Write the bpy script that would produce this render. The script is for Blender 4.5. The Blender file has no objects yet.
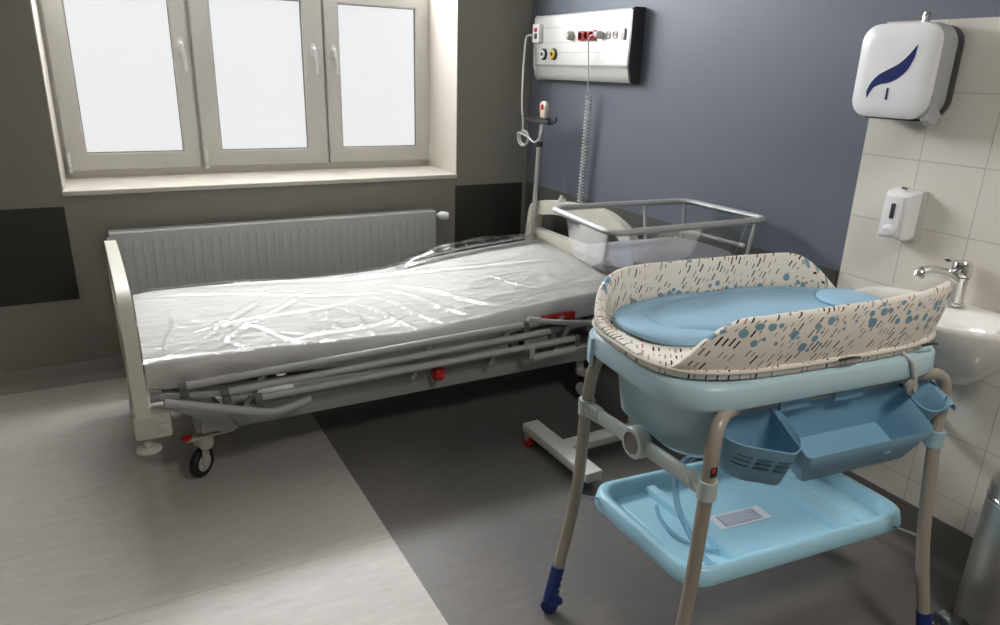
import bpy, bmesh, math, random
from mathutils import Vector, Matrix, noise
S = bpy.context.scene
COL = S.collection
PI = math.pi
rnd = random.Random(7)
V = Vector
WD, WX = 3.766, 2.243          # window wall plane y, blue wall plane x

# ------------------------------------------------------------ materials
def mat(name, col, rough=0.5, metal=0.0, spec=0.5, bump=0.0, bscale=200, var=0.0, vscale=8, coat=0.0, trans=0.0, ior=1.45, sub=0.0):
    m = bpy.data.materials.new(name); m.use_nodes = True
    nt = m.node_tree; b = nt.nodes['Principled BSDF']
    b.inputs['Base Color'].default_value = (*col, 1)
    b.inputs['Roughness'].default_value = rough
    b.inputs['Metallic'].default_value = metal
    b.inputs['Specular IOR Level'].default_value = spec
    b.inputs['Coat Weight'].default_value = coat
    b.inputs['Transmission Weight'].default_value = trans
    b.inputs['IOR'].default_value = ior
    tc = nt.nodes.new('ShaderNodeTexCoord')
    if bump:
        n = nt.nodes.new('ShaderNodeTexNoise'); n.inputs['Scale'].default_value = bscale; n.inputs['Detail'].default_value = 3
        bp = nt.nodes.new('ShaderNodeBump'); bp.inputs['Strength'].default_value = bump; bp.inputs['Distance'].default_value = 0.002
        nt.links.new(tc.outputs['Object'], n.inputs['Vector']); nt.links.new(n.outputs['Fac'], bp.inputs['Height']); nt.links.new(bp.outputs['Normal'], b.inputs['Normal'])
    if var:
        n = nt.nodes.new('ShaderNodeTexNoise'); n.inputs['Scale'].default_value = vscale; n.inputs['Detail'].default_value = 5
        r = nt.nodes.new('ShaderNodeMapRange'); r.inputs['To Min'].default_value = 1 - var; r.inputs['To Max'].default_value = 1 + var
        mx = nt.nodes.new('ShaderNodeVectorMath'); mx.operation = 'SCALE'; mx.inputs[0].default_value = col
        nt.links.new(tc.outputs['Object'], n.inputs['Vector']); nt.links.new(n.outputs['Fac'], r.inputs['Value'])
        nt.links.new(r.outputs['Result'], mx.inputs['Scale']); nt.links.new(mx.outputs['Vector'], b.inputs['Base Color'])
    return m

def emis(name, col, s):
    m = bpy.data.materials.new(name); m.use_nodes = True; nt = m.node_tree
    b = nt.nodes['Principled BSDF']
    b.inputs['Base Color'].default_value = (.06, .06, .06, 1); b.inputs['Roughness'].default_value = .3
    b.inputs['Emission Color'].default_value = (*col, 1); b.inputs['Emission Strength'].default_value = s
    return m

class N:      # tiny node-graph helper
    def __init__(s, m): s.nt = m.node_tree
    def val(s, x):
        return x
    def link(s, a, b): s.nt.links.new(a, b)
    def math(s, op, a, b=None, c=None):
        n = s.nt.nodes.new('ShaderNodeMath'); n.operation = op
        for i, x in enumerate((a, b, c)):
            if x is None: continue
            if isinstance(x, (int, float)): n.inputs[i].default_value = x
            else: s.link(x, n.inputs[i])
        return n.outputs[0]
    def mix(s, f, a, b):
        n = s.nt.nodes.new('ShaderNodeMix'); n.data_type = 'RGBA'
        if isinstance(f, (int, float)): n.inputs[0].default_value = f
        else: s.link(f, n.inputs[0])
        for i, x in ((6, a), (7, b)):
            if isinstance(x, tuple): n.inputs[i].default_value = (*x, 1)
            else: s.link(x, n.inputs[i])
        return n.outputs[2]

# floor: light sheet vinyl with a darker field, welded seams
def floor_mat():
    m = mat('vinyl_floor', (.5, .5, .5), .42, spec=.35); g = N(m); nt = m.node_tree; b = nt.nodes['Principled BSDF']
    tc = nt.nodes.new('ShaderNodeTexCoord'); sx = nt.nodes.new('ShaderNodeSeparateXYZ'); g.link(tc.outputs['Object'], sx.inputs[0])
    mp = nt.nodes.new('ShaderNodeMapping'); mp.inputs['Scale'].default_value = (9, 42, 1); mp.inputs['Rotation'].default_value = (0, 0, .05); g.link(tc.outputs['Object'], mp.inputs[0])
    n1 = nt.nodes.new('ShaderNodeTexNoise'); n1.inputs['Scale'].default_value = 1; n1.inputs['Detail'].default_value = 8; n1.inputs['Roughness'].default_value = .7; g.link(mp.outputs[0], n1.inputs['Vector'])
    n2 = nt.nodes.new('ShaderNodeTexNoise'); n2.inputs['Scale'].default_value = 3; n2.inputs['Detail'].default_value = 4; g.link(tc.outputs['Object'], n2.inputs['Vector'])
    f = g.math('MULTIPLY_ADD', g.math('SUBTRACT', n1.outputs['Fac'], .5), .55, 1.0)
    f = g.math('MULTIPLY', f, g.math('MULTIPLY_ADD', g.math('SUBTRACT', n2.outputs['Fac'], .5), .16, 1.0))
    edge = g.math('MULTIPLY_ADD', sx.outputs['Y'], -.012, .70)
    dark = g.math('GREATER_THAN', sx.outputs['X'], edge)
    c = g.mix(dark, (.53, .505, .47), (.165, .155, .147))
    seam = g.math('LESS_THAN', g.math('ABSOLUTE', g.math('SUBTRACT', sx.outputs['Y'], 1.928)), .0016)
    seam = g.math('MULTIPLY', seam, g.math('SUBTRACT', 1.0, dark))
    f = g.math('MULTIPLY', f, g.math('MULTIPLY_ADD', seam, -.35, 1.0))
    v = nt.nodes.new('ShaderNodeVectorMath'); v.operation = 'SCALE'; g.link(c, v.inputs[0]); g.link(f, v.inputs['Scale']); g.link(v.outputs[0], b.inputs['Base Color'])
    bp = nt.nodes.new('ShaderNodeBump'); bp.inputs['Strength'].default_value = .12; bp.inputs['Distance'].default_value = .002; g.link(n1.outputs['Fac'], bp.inputs['Height']); g.link(bp.outputs[0], b.inputs['Normal'])
    return m

def tile_mat():
    m = mat('glazed_tile', (.5, .5, .5), .22, spec=.5); g = N(m); nt = m.node_tree; b = nt.nodes['Principled BSDF']
    tc = nt.nodes.new('ShaderNodeTexCoord'); sx = nt.nodes.new('ShaderNodeSeparateXYZ'); g.link(tc.outputs['Object'], sx.inputs[0])
    TW, TH = .1985, .2058
    def cell(o, off, sz):
        t = g.math('DIVIDE', g.math('SUBTRACT', o, off), sz)
        fr = g.math('FRACT', t); d = g.math('MINIMUM', fr, g.math('SUBTRACT', 1.0, fr))
        return g.math('LESS_THAN', g.math('MULTIPLY', d, sz), .0016), g.math('FLOOR', t)
    gy, iy = cell(sx.outputs['Y'], 1.543 - 20*TW, TW); gz, iz = cell(sx.outputs['Z'], 1.0678 - 10*TH, TH)
    grout = g.math('MAXIMUM', gy, gz)
    cb = nt.nodes.new('ShaderNodeCombineXYZ'); g.link(iy, cb.inputs[0]); g.link(iz, cb.inputs[1])
    wn = nt.nodes.new('ShaderNodeTexWhiteNoise'); g.link(cb.outputs[0], wn.inputs['Vector'])
    f = g.math('MULTIPLY_ADD', wn.outputs['Value'], .05, .97)
    c = g.mix(grout, (.70, .665, .60), (.50, .465, .41))
    v = nt.nodes.new('ShaderNodeVectorMath'); v.operation = 'SCALE'; g.link(c, v.inputs[0]); g.link(f, v.inputs['Scale']); g.link(v.outputs[0], b.inputs['Base Color'])
    bp = nt.nodes.new('ShaderNodeBump'); bp.inputs['Strength'].default_value = .6; bp.inputs['Distance'].default_value = .001; bp.invert = True
    g.link(grout, bp.inputs['Height']); g.link(bp.outputs[0], b.inputs['Normal'])
    return m

def pad_mat():      # cream fabric printed with slanted dashes and blue-grey dots; UV in metres, V runs up the wall
    m = mat('printed_pad_fabric', (.7, .66, .6), .6, spec=.3); g = N(m); nt = m.node_tree; b = nt.nodes['Principled BSDF']
    uv = nt.nodes.new('ShaderNodeUVMap'); uv.uv_map = 'UVMap'
    mp = nt.nodes.new('ShaderNodeMapping'); mp.inputs['Rotation'].default_value = (0, 0, math.radians(-58)); g.link(uv.outputs[0], mp.inputs[0])
    sx = nt.nodes.new('ShaderNodeSeparateXYZ'); g.link(mp.outputs[0], sx.inputs[0])
    su = nt.nodes.new('ShaderNodeSeparateXYZ'); g.link(uv.outputs[0], su.inputs[0])
    cw, cl = .0125, .036
    col_i = g.math('FLOOR', g.math('DIVIDE', sx.outputs['Y'], cw))
    wn0 = nt.nodes.new('ShaderNodeTexWhiteNoise'); wn0.noise_dimensions = '1D'; g.link(col_i, wn0.inputs['W'])
    xs = g.math('ADD', g.math('DIVIDE', sx.outputs['X'], cl), g.math('MULTIPLY', wn0.outputs['Value'], 7.3))
    row_i = g.math('FLOOR', xs)
    cb = nt.nodes.new('ShaderNodeCombineXYZ'); g.link(col_i, cb.inputs[0]); g.link(row_i, cb.inputs[1])
    wn = nt.nodes.new('ShaderNodeTexWhiteNoise'); g.link(cb.outputs[0], wn.inputs['Vector'])
    sc = nt.nodes.new('ShaderNodeSeparateColor'); g.link(wn.outputs['Color'], sc.inputs[0])
    du = g.math('ABSOLUTE', g.math('SUBTRACT', g.math('FRACT', g.math('DIVIDE', sx.outputs['Y'], cw)), .5))
    dv = g.math('ABSOLUTE', g.math('SUBTRACT', g.math('FRACT', xs), .5))
    ln = g.math('MULTIPLY_ADD', sc.outputs[0], .22, .14)
    dash = g.math('MULTIPLY', g.math('LESS_THAN', du, g.math('MULTIPLY_ADD', sc.outputs[0], .10, .085)), g.math('LESS_THAN', dv, ln))
    dash = g.math('MULTIPLY', dash, g.math('GREATER_THAN', sc.outputs[1], .3))
    cr = nt.nodes.new('ShaderNodeValToRGB'); cr.color_ramp.interpolation = 'CONSTANT'
    e = cr.color_ramp.elements; e[0].color = (.012, .012, .018, 1); e[1].position = .52; e[1].color = (.25, .17, .12, 1)
    a = e.new(.7); a.color = (.36, .33, .28, 1); a = e.new(.96); a.color = (.5, .2, .17, 1)
    g.link(sc.outputs[2], cr.inputs[0])
    base = g.mix(dash, (.80, .745, .67), cr.outputs[0])
    vo = nt.nodes.new('ShaderNodeTexVoronoi'); vo.voronoi_dimensions = '2D'; vo.inputs['Scale'].default_value = 31; vo.inputs['Randomness'].default_value = .8; g.link(uv.outputs[0], vo.inputs['Vector'])
    s2 = nt.nodes.new('ShaderNodeSeparateColor'); g.link(vo.outputs['Color'], s2.inputs[0])
    vp = nt.nodes.new('ShaderNodeSeparateXYZ'); g.link(vo.outputs['Position'], vp.inputs[0])
    rad = g.math('MULTIPLY_ADD', g.math('POWER', s2.outputs[0], 1.6), .30, .13)
    # the dots run in a wandering band along the bumpers
    wob = g.math('MULTIPLY', g.math('SINE', g.math('MULTIPLY', vp.outputs['X'], 15.0)), .022)
    band = g.math('ABSOLUTE', g.math('SUBTRACT', g.math('SUBTRACT', vp.outputs['Y'], wob), .095))
    band2 = g.math('ABSOLUTE', g.math('SUBTRACT', g.math('ADD', vp.outputs['Y'], g.math('MULTIPLY', wob, .5)), .235))
    inb = g.math('MAXIMUM', g.math('LESS_THAN', band, .034), g.math('LESS_THAN', band2, .02))
    dot = g.math('MULTIPLY', g.math('LESS_THAN', vo.outputs['Distance'], rad), inb)
    halo = g.math('MULTIPLY', g.math('LESS_THAN', vo.outputs['Distance'], g.math('ADD', rad, .05)), inb)
    base = g.mix(halo, base, (.80, .745, .67))
    dc = g.mix(s2.outputs[1], (.22, .36, .44), (.16, .30, .40))
    base = g.mix(dot, base, dc)
    g.link(base, b.inputs['Base Color'])
    n = nt.nodes.new('ShaderNodeTexNoise'); n.inputs['Scale'].default_value = 600; g.link(uv.outputs[0], n.inputs['Vector'])
    bp = nt.nodes.new('ShaderNodeBump'); bp.inputs['Strength'].default_value = .12; bp.inputs['Distance'].default_value = .001; g.link(n.outputs['Fac'], bp.inputs['Height']); g.link(bp.outputs[0], b.inputs['Normal'])
    return m

def thin_clear(name, tint, rough, ior, amount, bump=0, bscale=(8, 8, 8)):   # clear sheet: see-through with a real Fresnel gloss
    m = bpy.data.materials.new(name); m.use_nodes = True; nt = m.node_tree; g = N(m)
    for n in list(nt.nodes):
        if n.type != 'OUTPUT_MATERIAL': nt.nodes.remove(n)
    out = [n for n in nt.nodes if n.type == 'OUTPUT_MATERIAL'][0]
    tr = nt.nodes.new('ShaderNodeBsdfTransparent'); tr.inputs[0].default_value = (*tint, 1)
    gl = nt.nodes.new('ShaderNodeBsdfGlossy'); gl.inputs['Roughness'].default_value = rough; gl.inputs[0].default_value = (1, 1, 1, 1)
    fr = nt.nodes.new('ShaderNodeFresnel'); fr.inputs[0].default_value = ior
    mx = nt.nodes.new('ShaderNodeMixShader')
    g.link(g.math('MINIMUM', g.math('MULTIPLY', fr.outputs[0], amount), 1.0), mx.inputs[0]); g.link(tr.outputs[0], mx.inputs[1]); g.link(gl.outputs[0], mx.inputs[2]); g.link(mx.outputs[0], out.inputs[0])
    if bump:
        tc = nt.nodes.new('ShaderNodeTexCoord'); mp = nt.nodes.new('ShaderNodeMapping'); mp.inputs['Scale'].default_value = bscale; mp.inputs['Rotation'].default_value = (0, 0, .6)
        n = nt.nodes.new('ShaderNodeTexNoise'); n.inputs['Scale'].default_value = 1; n.inputs['Detail'].default_value = 3; n.inputs['Distortion'].default_value = 1.2
        g.link(tc.outputs['Object'], mp.inputs[0]); g.link(mp.outputs[0], n.inputs['Vector'])
        bp = nt.nodes.new('ShaderNodeBump'); bp.inputs['Strength'].default_value = bump; bp.inputs['Distance'].default_value = .02
        g.link(n.outputs['Fac'], bp.inputs['Height']); g.link(bp.outputs[0], gl.inputs['Normal']); g.link(bp.outputs[0], fr.inputs['Normal'])
    return m

def slots_mat(name, col):     # not used for geometry; plain
    return mat(name, col)

M = dict(
    floor=floor_mat(), tile=tile_mat(), pad=pad_mat(),
    greywall=mat('warm_grey_paint', (.245, .232, .200), .6, spec=.3, bump=.1, bscale=90, var=.03, vscale=2),
    bluewall=mat('slate_blue_paint', (.128, .143, .176), .5, spec=.35, bump=.1, bscale=90, var=.04, vscale=2),
    reveal=mat('cream_reveal_paint', (.60, .56, .50), .6),
    ceil=mat('ceiling_paint', (.72, .71, .68), .7),
    band=mat('dark_wall_guard', (.036, .036, .032), .45, spec=.3),
    band2=mat('grey_green_wall_guard', (.085, .085, .072), .5, spec=.3),
    skirt=mat('dark_cove_skirting', (.13, .118, .105), .5),
    skirtl=mat('light_cove_skirting', (.30, .285, .255), .5),
    frame=mat('window_frame_plastic', (.60, .59, .56), .35),
    gasket=mat('dark_gasket', (.12, .115, .105), .6),
    pane=emis('frosted_pane', (.97, .98, 1.0), .83),
    upper_glow=emis('unseen_pane_glow', (.95, .97, 1.0), 42.0),  # added strong glow for the upper panes above the view
    radiator=mat('radiator_enamel', (.48, .49, .475), .4),
    white=mat('white_plastic', (.78, .78, .79), .3),
    whited=mat('grey_white_plastic', (.55, .55, .54), .35),
    beige=mat('cream_bed_plastic', (.60, .575, .49), .4, var=.02),
    beigem=mat('cream_bed_moulding', (.50, .485, .43), .4),
    bedmetal=mat('bed_grey_enamel', (.31, .31, .295), .38),
    beddark=mat('bed_dark_frame', (.12, .12, .115), .5),
    mattress=mat('mattress_cover', (.70, .695, .675), .5, bump=.1, bscale=150),
    film=thin_clear('clear_film', (.97, .97, .97), .14, 1.40, .8, .32, (6, 17, 8)),
    film2=thin_clear('clear_film_edge', (.86, .86, .86), .14, 1.45, 1.6, .4, (12, 12, 12)),
    red=mat('red_plastic', (.5, .02, .02), .4), green=mat('dark_green_plastic', (.03, .06, .04), .5),
    black=mat('black_rubber', (.018, .018, .02), .5), dark=mat('charcoal_plastic', (.038, .04, .042), .4),
    chrome=mat('chrome', (.80, .80, .80), .08, 1.0), steel=mat('brushed_steel', (.66, .65, .62), .36, 1.0, bump=.08, bscale=60),
    alu=mat('aluminium', (.60, .60, .57), .38, .25, var=.02, vscale=20), aluedge=mat('aluminium_groove', (.32, .32, .30), .5, .2),
    rail=mat('rail_enamel', (.38, .38, .365), .4),
    tubegrey=mat('tube_metal', (.50, .50, .49), .3, .6),
    acrylic=thin_clear('clear_acrylic', (.90, .915, .92), .05, 1.45, .5),
    cotmat=mat('cot_mattress_fabric', (.36, .36, .40), .55),
    cotsteel=mat('satin_cot_steel', (.42, .42, .42), .5, .2),
    cotbase=mat('grey_white_enamel', (.66, .65, .62), .4),
    mint=mat('pale_mint_blue_plastic', (.43, .59, .66), .34, coat=.1),
    tub=mat('pale_blue_tub_plastic', (.35, .52, .60), .32, coat=.1),
    tray=mat('sky_blue_tray_plastic', (.40, .70, .85), .3, coat=.15),
    org=mat('mid_blue_plastic', (.22, .41, .56), .4),
    orgd=mat('dark_slot', (.03, .08, .13), .6),
    leg=mat('taupe_enamel', (.33, .29, .24), .3, coat=.2),
    bar=mat('grey_mint_plastic', (.46, .53, .51), .35),
    navy=mat('navy_plastic', (.012, .03, .16), .35), navy2=mat('navy_emblem', (.01, .02, .12), .3),
    liner=mat('light_blue_liner', (.30, .48, .62), .6, spec=.3, bump=.2, bscale=40),
    hem=mat('liner_seam', (.19, .36, .50), .7), piping=mat('cream_piping', (.66, .61, .55), .6),
    hose=mat('clear_hose', (.62, .78, .88), .15, trans=.75, ior=1.1),
    ceramic=mat('white_ceramic', (.78, .76, .72), .12, coat=.3),
    paper=mat('paper_label', (.78, .80, .84), .6), ink=mat('grey_print', (.38, .42, .55), .7),
    yellow=mat('yellow_plastic', (.65, .45, .05), .4), discb=mat('disc_light', (.62, .66, .64), .4), brown=mat('taupe_disc', (.17, .15, .14), .5),
    sockg=mat('light_grey_socket', (.50, .47, .45), .4), netting=mat('striped_mesh_fabric', (.08, .09, .14), .8),
)

# ------------------------------------------------------------ geometry
def ring_pts(a, b, r, n=6, cx=0, cy=0):      # rounded rectangle, half sizes a, b
    r = min(r, a - 1e-4, b - 1e-4); out = []
    for k, (sx, sy) in enumerate(((1, 1), (-1, 1), (-1, -1), (1, -1))):
        for i in range(n + 1):
            t = k * PI / 2 + i / n * PI / 2
            out.append((cx + sx * (a - r) + r * math.cos(t), cy + sy * (b - r) + r * math.sin(t)))
    return out
def loft(bm, rings, cap0=True, cap1=True, close=True):
    L = [[bm.verts.new(p) for p in r] for r in rings]
    n = len(L[0])
    for a, b in zip(L, L[1:]):
        for i in range(n if close else n - 1):
            j = (i + 1) % n
            bm.faces.new((a[i], a[j], b[j], b[i]))
    if cap0: bm.faces.new(list(reversed(L[0])))
    if cap1: bm.faces.new(L[-1])
    return L
def smooth_path(pts, n=6):
    P = [V(p) for p in pts]
    if len(P) < 3: return P
    out = []
    E = [2*P[0] - P[1]] + P + [2*P[-1] - P[-2]]
    for i in range(1, len(E) - 2):
        p0, p1, p2, p3 = E[i-1:i+3]
        for k in range(n):
            t = k / n
            out.append(.5 * ((2*p1) + (p2-p0)*t + (2*p0-5*p1+4*p2-p3)*t*t + (3*p1-p0-3*p2+p3)*t**3))
    out.append(P[-1]); return out
def tube(bm, pts, r, seg=12, smooth=True, n=6, flat=1.0, up=None):
    P = smooth_path(pts, n) if smooth else [V(p) for p in pts]
    rad = r if callable(r) else (lambda t: r)
    t0 = (P[1] - P[0]).normalized(); nv = V(up) if up else t0.orthogonal()
    nv = (nv - t0 * nv.dot(t0)).normalized(); rings = []
    for i, p in enumerate(P):
        t = (P[min(i+1, len(P)-1)] - P[max(i-1, 0)]).normalized()
        nv = (nv - t * nv.dot(t)).normalized(); bn = t.cross(nv)
        rr = rad(i / (len(P) - 1))
        rings.append([p + nv * (rr * math.cos(2*PI*k/seg)) + bn * (rr * flat * math.sin(2*PI*k/seg)) for k in range(seg)])
    loft(bm, rings); return bm
def bar(bm, a, b, w, h, up=(0, 0, 1), bev=.003):
    a, b = V(a), V(b); d = b - a; t = d.normalized(); u = V(up); u = (u - t * u.dot(t)).normalized(); s = t.cross(u)
    r = ring_pts(w/2, h/2, bev, 2)
    loft(bm, [[p + s*x + u*y for x, y in r] for p in (a, b)])
def box(bm, x0, x1, y0, y1, z0, z1, bev=.0, seg=2):
    vs = [bm.verts.new((x, y, z)) for x in (x0, x1) for y in (y0, y1) for z in (z0, z1)]
    fs = [(0, 1, 3, 2), (4, 6, 7, 5), (0, 4, 5, 1), (2, 3, 7, 6), (0, 2, 6, 4), (1, 5, 7, 3)]
    F = [bm.faces.new([vs[i] for i in f]) for f in fs]
    if bev:
        es = {e for f in F for e in f.edges}
        bmesh.ops.bevel(bm, geom=list(es), offset=bev, segments=seg, affect='EDGES', profile=.6)
def prism(bm, pts, ax, a, b, bev=0):      # polygon in the plane normal to ax, from a to b
    def P(q, d): return {'x': (d, q[0], q[1]), 'y': (q[0], d, q[1]), 'z': (q[0], q[1], d)}[ax]
    L = loft(bm, [[P(q, a) for q in pts], [P(q, b) for q in pts]])
    if bev:
        es = set()
        for r in L:
            for i in range(len(r)):
                e = bm.edges.get((r[i], r[(i+1) % len(r)]))
                if e: es.add(e)
        bmesh.ops.bevel(bm, geom=list(es), offset=bev, segments=2, affect='EDGES', profile=.6)
def lathe(bm, prof, o=(0, 0, 0), ax=(0, 0, 1), seg=24, capped=True):    # prof: (radius, height)
    ax = V(ax).normalized(); n = ax.orthogonal().normalized(); b = ax.cross(n); o = V(o)
    loft(bm, [[o + ax*h + (n*math.cos(2*PI*k/seg) + b*math.sin(2*PI*k/seg)) * max(r, 1e-4) for k in range(seg)] for r, h in prof], capped, capped)
def ring_plate(bm, outer, inner, x0, x1, xo=lambda y: 0):      # plate in y-z with a hole
    n = len(outer); G = [[[bm.verts.new((x + xo(p[0]), p[0], p[1])) for p in loop] for loop in (outer, inner)] for x in (x0, x1)]
    for i in range(n):
        j = (i+1) % n
        bm.faces.new((G[0][0][i], G[0][1][i], G[0][1][j], G[0][0][j])); bm.faces.new((G[1][0][i], G[1][0][j], G[1][1][j], G[1][1][i]))
        bm.faces.new((G[0][0][i], G[0][0][j], G[1][0][j], G[1][0][i])); bm.faces.new((G[0][1][i], G[1][1][i], G[1][1][j], G[0][1][j]))

ROOT = {}
def obj(name, bm, m, parent=None, smooth=True, label=None, angle=40):
    bmesh.ops.recalc_face_normals(bm, faces=bm.faces)
    if parent is not None: bm.transform(ROOT[parent.name].inverted())
    me = bpy.data.meshes.new(name); bm.to_mesh(me); bm.free()
    for mm in (m if isinstance(m, list) else [m]): me.materials.append(mm)
    if smooth:
        me.shade_smooth(); me.set_sharp_from_angle(angle=math.radians(angle))
    o = bpy.data.objects.new(name, me); COL.objects.link(o)
    if parent is not None:
        o.parent = parent; ROOT[o.name] = ROOT[parent.name]
    else: ROOT[o.name] = Matrix.Identity(4)
    if label: o['label'] = label
    return o
def thing(name, loc, label, cat, rz=0, group=None):
    o = bpy.data.objects.new(name, None); COL.objects.link(o); o.empty_display_size = .1
    o.location = loc; o.rotation_euler = (0, 0, rz); o['label'] = label; o['category'] = cat
    if group: o['group'] = group
    ROOT[o.name] = Matrix.Translation(loc) @ Matrix.Rotation(rz, 4, 'Z'); return o
def tag(o, label, cat, group=None):
    o['label'] = label; o['category'] = cat
    if group: o['group'] = group
    return o
def struct(name, bm, m, **k):
    o = obj(name, bm, m, **k); o['kind'] = 'structure'; return o
B = bmesh.new
def mk(f, *a, **k):
    bm = B(); f(bm, *a, **k); return bm
def mboxes(*bs):
    bm = B()
    for b in bs: box(bm, *b)
    return bm

# ------------------------------------------------------------ room shell
XL, YB, ZC = -2.3, -1.6, 2.75
struct('floor', mk(box, XL - .1, WX + .1, YB - .1, WD + .6, -.1, 0), M['floor'], smooth=False)
struct('ceiling', mk(box, XL - .1, WX + .1, YB - .1, WD + .6, ZC, ZC + .1), M['ceil'], smooth=False)
wx0, wx1, wz0, wz1, FY = -.2, 1.772, .925, 2.56, WD + .405
bm = mboxes((XL - .1, wx0, WD, WD + .6, 0, ZC), (wx1, WX + .1, WD, WD + .6, 0, ZC), (wx0, wx1, WD, WD + .6, 0, wz0), (wx0, wx1, WD, WD + .6, wz1, ZC))
struct('wall_back', bm, M['greywall'], smooth=False)
struct('wall_right', mk(box, WX, WX + .1, YB - .1, WD, 0, ZC), M['bluewall'], smooth=False)
struct('wall_left', mk(box, XL - .1, XL, YB - .1, WD, 0, ZC), M['greywall'], smooth=False)
struct('wall_front', mk(box, XL, WX, YB - .1, YB, 0, ZC), M['greywall'], smooth=False)
# thick cream linings of the window opening
bm = mboxes((wx0 - .001, wx0 + .004, WD - .002, FY + .04, wz0, wz1), (wx1 - .004, wx1 + .001, WD - .002, FY + .04, wz0, wz1), (wx0, wx1, WD - .002, FY + .04, wz1 - .004, wz1 + .001))
struct('trim_1', bm, M['reveal'], smooth=False)
# wall protection panels and skirtings
struct('trim_2', mk(box, -1.6, -.204, WD - .004, WD, .415, .856, .001), M['band'])
struct('trim_3', mk(box, 1.765, 2.217, WD - .004, WD, .415, .858, .001), M['band'])
struct('trim_4', mk(box, WX - .004, WX, 1.56, WD - .03, .415, .860, .001), M['band2'])
struct('wall_tiles', mk(box, WX - .015, WX, YB, 1.543, .155, 1.683), M['tile'], smooth=False)
def cove(x0, y0, x1, y1, nx, ny, h, t=.006, r=.045):
    bm = B(); rings = []
    prof = [(0, h), (t, h), (t, r)] + [(t + r - r*math.cos(a), r - r*math.sin(a)) for a in [k*PI/12 for k in range(1, 7)]] + [(0, 0)]
    for (x, y) in ((x0, y0), (x1, y1)): rings.append([(x + nx*d, y + ny*d, z + .0005) for d, z in prof])
    loft(bm, rings); return bm
struct('baseboard_back', cove(XL, WD, WX, WD, 0, -1, .095), M['skirtl'])
struct('baseboard_right', cove(WX - .015, YB, WX - .015, WD - .05, -1, 0, .16), M['skirt'])

# ------------------------------------------------------------ window
win = thing('window_1', (.786, FY, wz0), '', ''); del win['label']; del win['category']; win['kind'] = 'structure'
def frame_rect(bm, x0, x1, z0, z1, w, y0, y1, bev=.004, wb=None):
    wb = wb or w; outer = [(x0, z0), (x1, z0), (x1, z1), (x0, z1)]; inner = [(x0+w, z0+wb), (x1-w, z0+wb), (x1-w, z1-w), (x0+w, z1-w)]
    G = [[[bm.verts.new((p[0], y, p[1])) for p in l] for l in (outer, inner)] for y in (y0, y1)]; fr = []
    for i in range(4):
        j = (i+1) % 4
        fr.append(bm.faces.new((G[0][0][i], G[0][0][j], G[0][1][j], G[0][1][i]))); bm.faces.new((G[1][0][i], G[1][1][i], G[1][1][j], G[1][0][j]))
        bm.faces.new((G[0][0][i], G[1][0][i], G[1][0][j], G[0][0][j])); bm.faces.new((G[0][1][i], G[0][1][j], G[1][1][j], G[1][1][i]))
    es = [e for f in fr for e in f.edges if len({round(v.co.x + v.co.z, 4) for v in e.verts}) > 0]
    if bev:
        loops = [e for e in es if not (e.verts[0] in G[0][0] and e.verts[1] in G[0][1]) and not (e.verts[1] in G[0][0] and e.verts[0] in G[0][1])]
        bmesh.ops.bevel(bm, geom=list(set(loops)), offset=bev, segments=2, affect='EDGES')
ZT = 1.93
bm = B(); frame_rect(bm, wx0 - .01, wx1 + .02, wz0 - .005, wz1, .045, FY, FY + .08)
box(bm, .42, .474, FY + .004, FY + .08, wz0 + .03, wz1 - .03, .003); box(bm, 1.105, 1.165, FY + .006, FY + .08, wz0 + .03, wz1 - .03, .003)
box(bm, wx0 + .02, wx1 - .02, FY, FY + .08, ZT - .03, ZT + .03, .003)
obj('window_frame', bm, M['frame'], win)
sash = [(-.182, .438, -.091, .360, 1), (.455, 1.130, .552, 1.018, 1), (1.142, 1.782, 1.222, 1.680, -1)]
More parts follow.
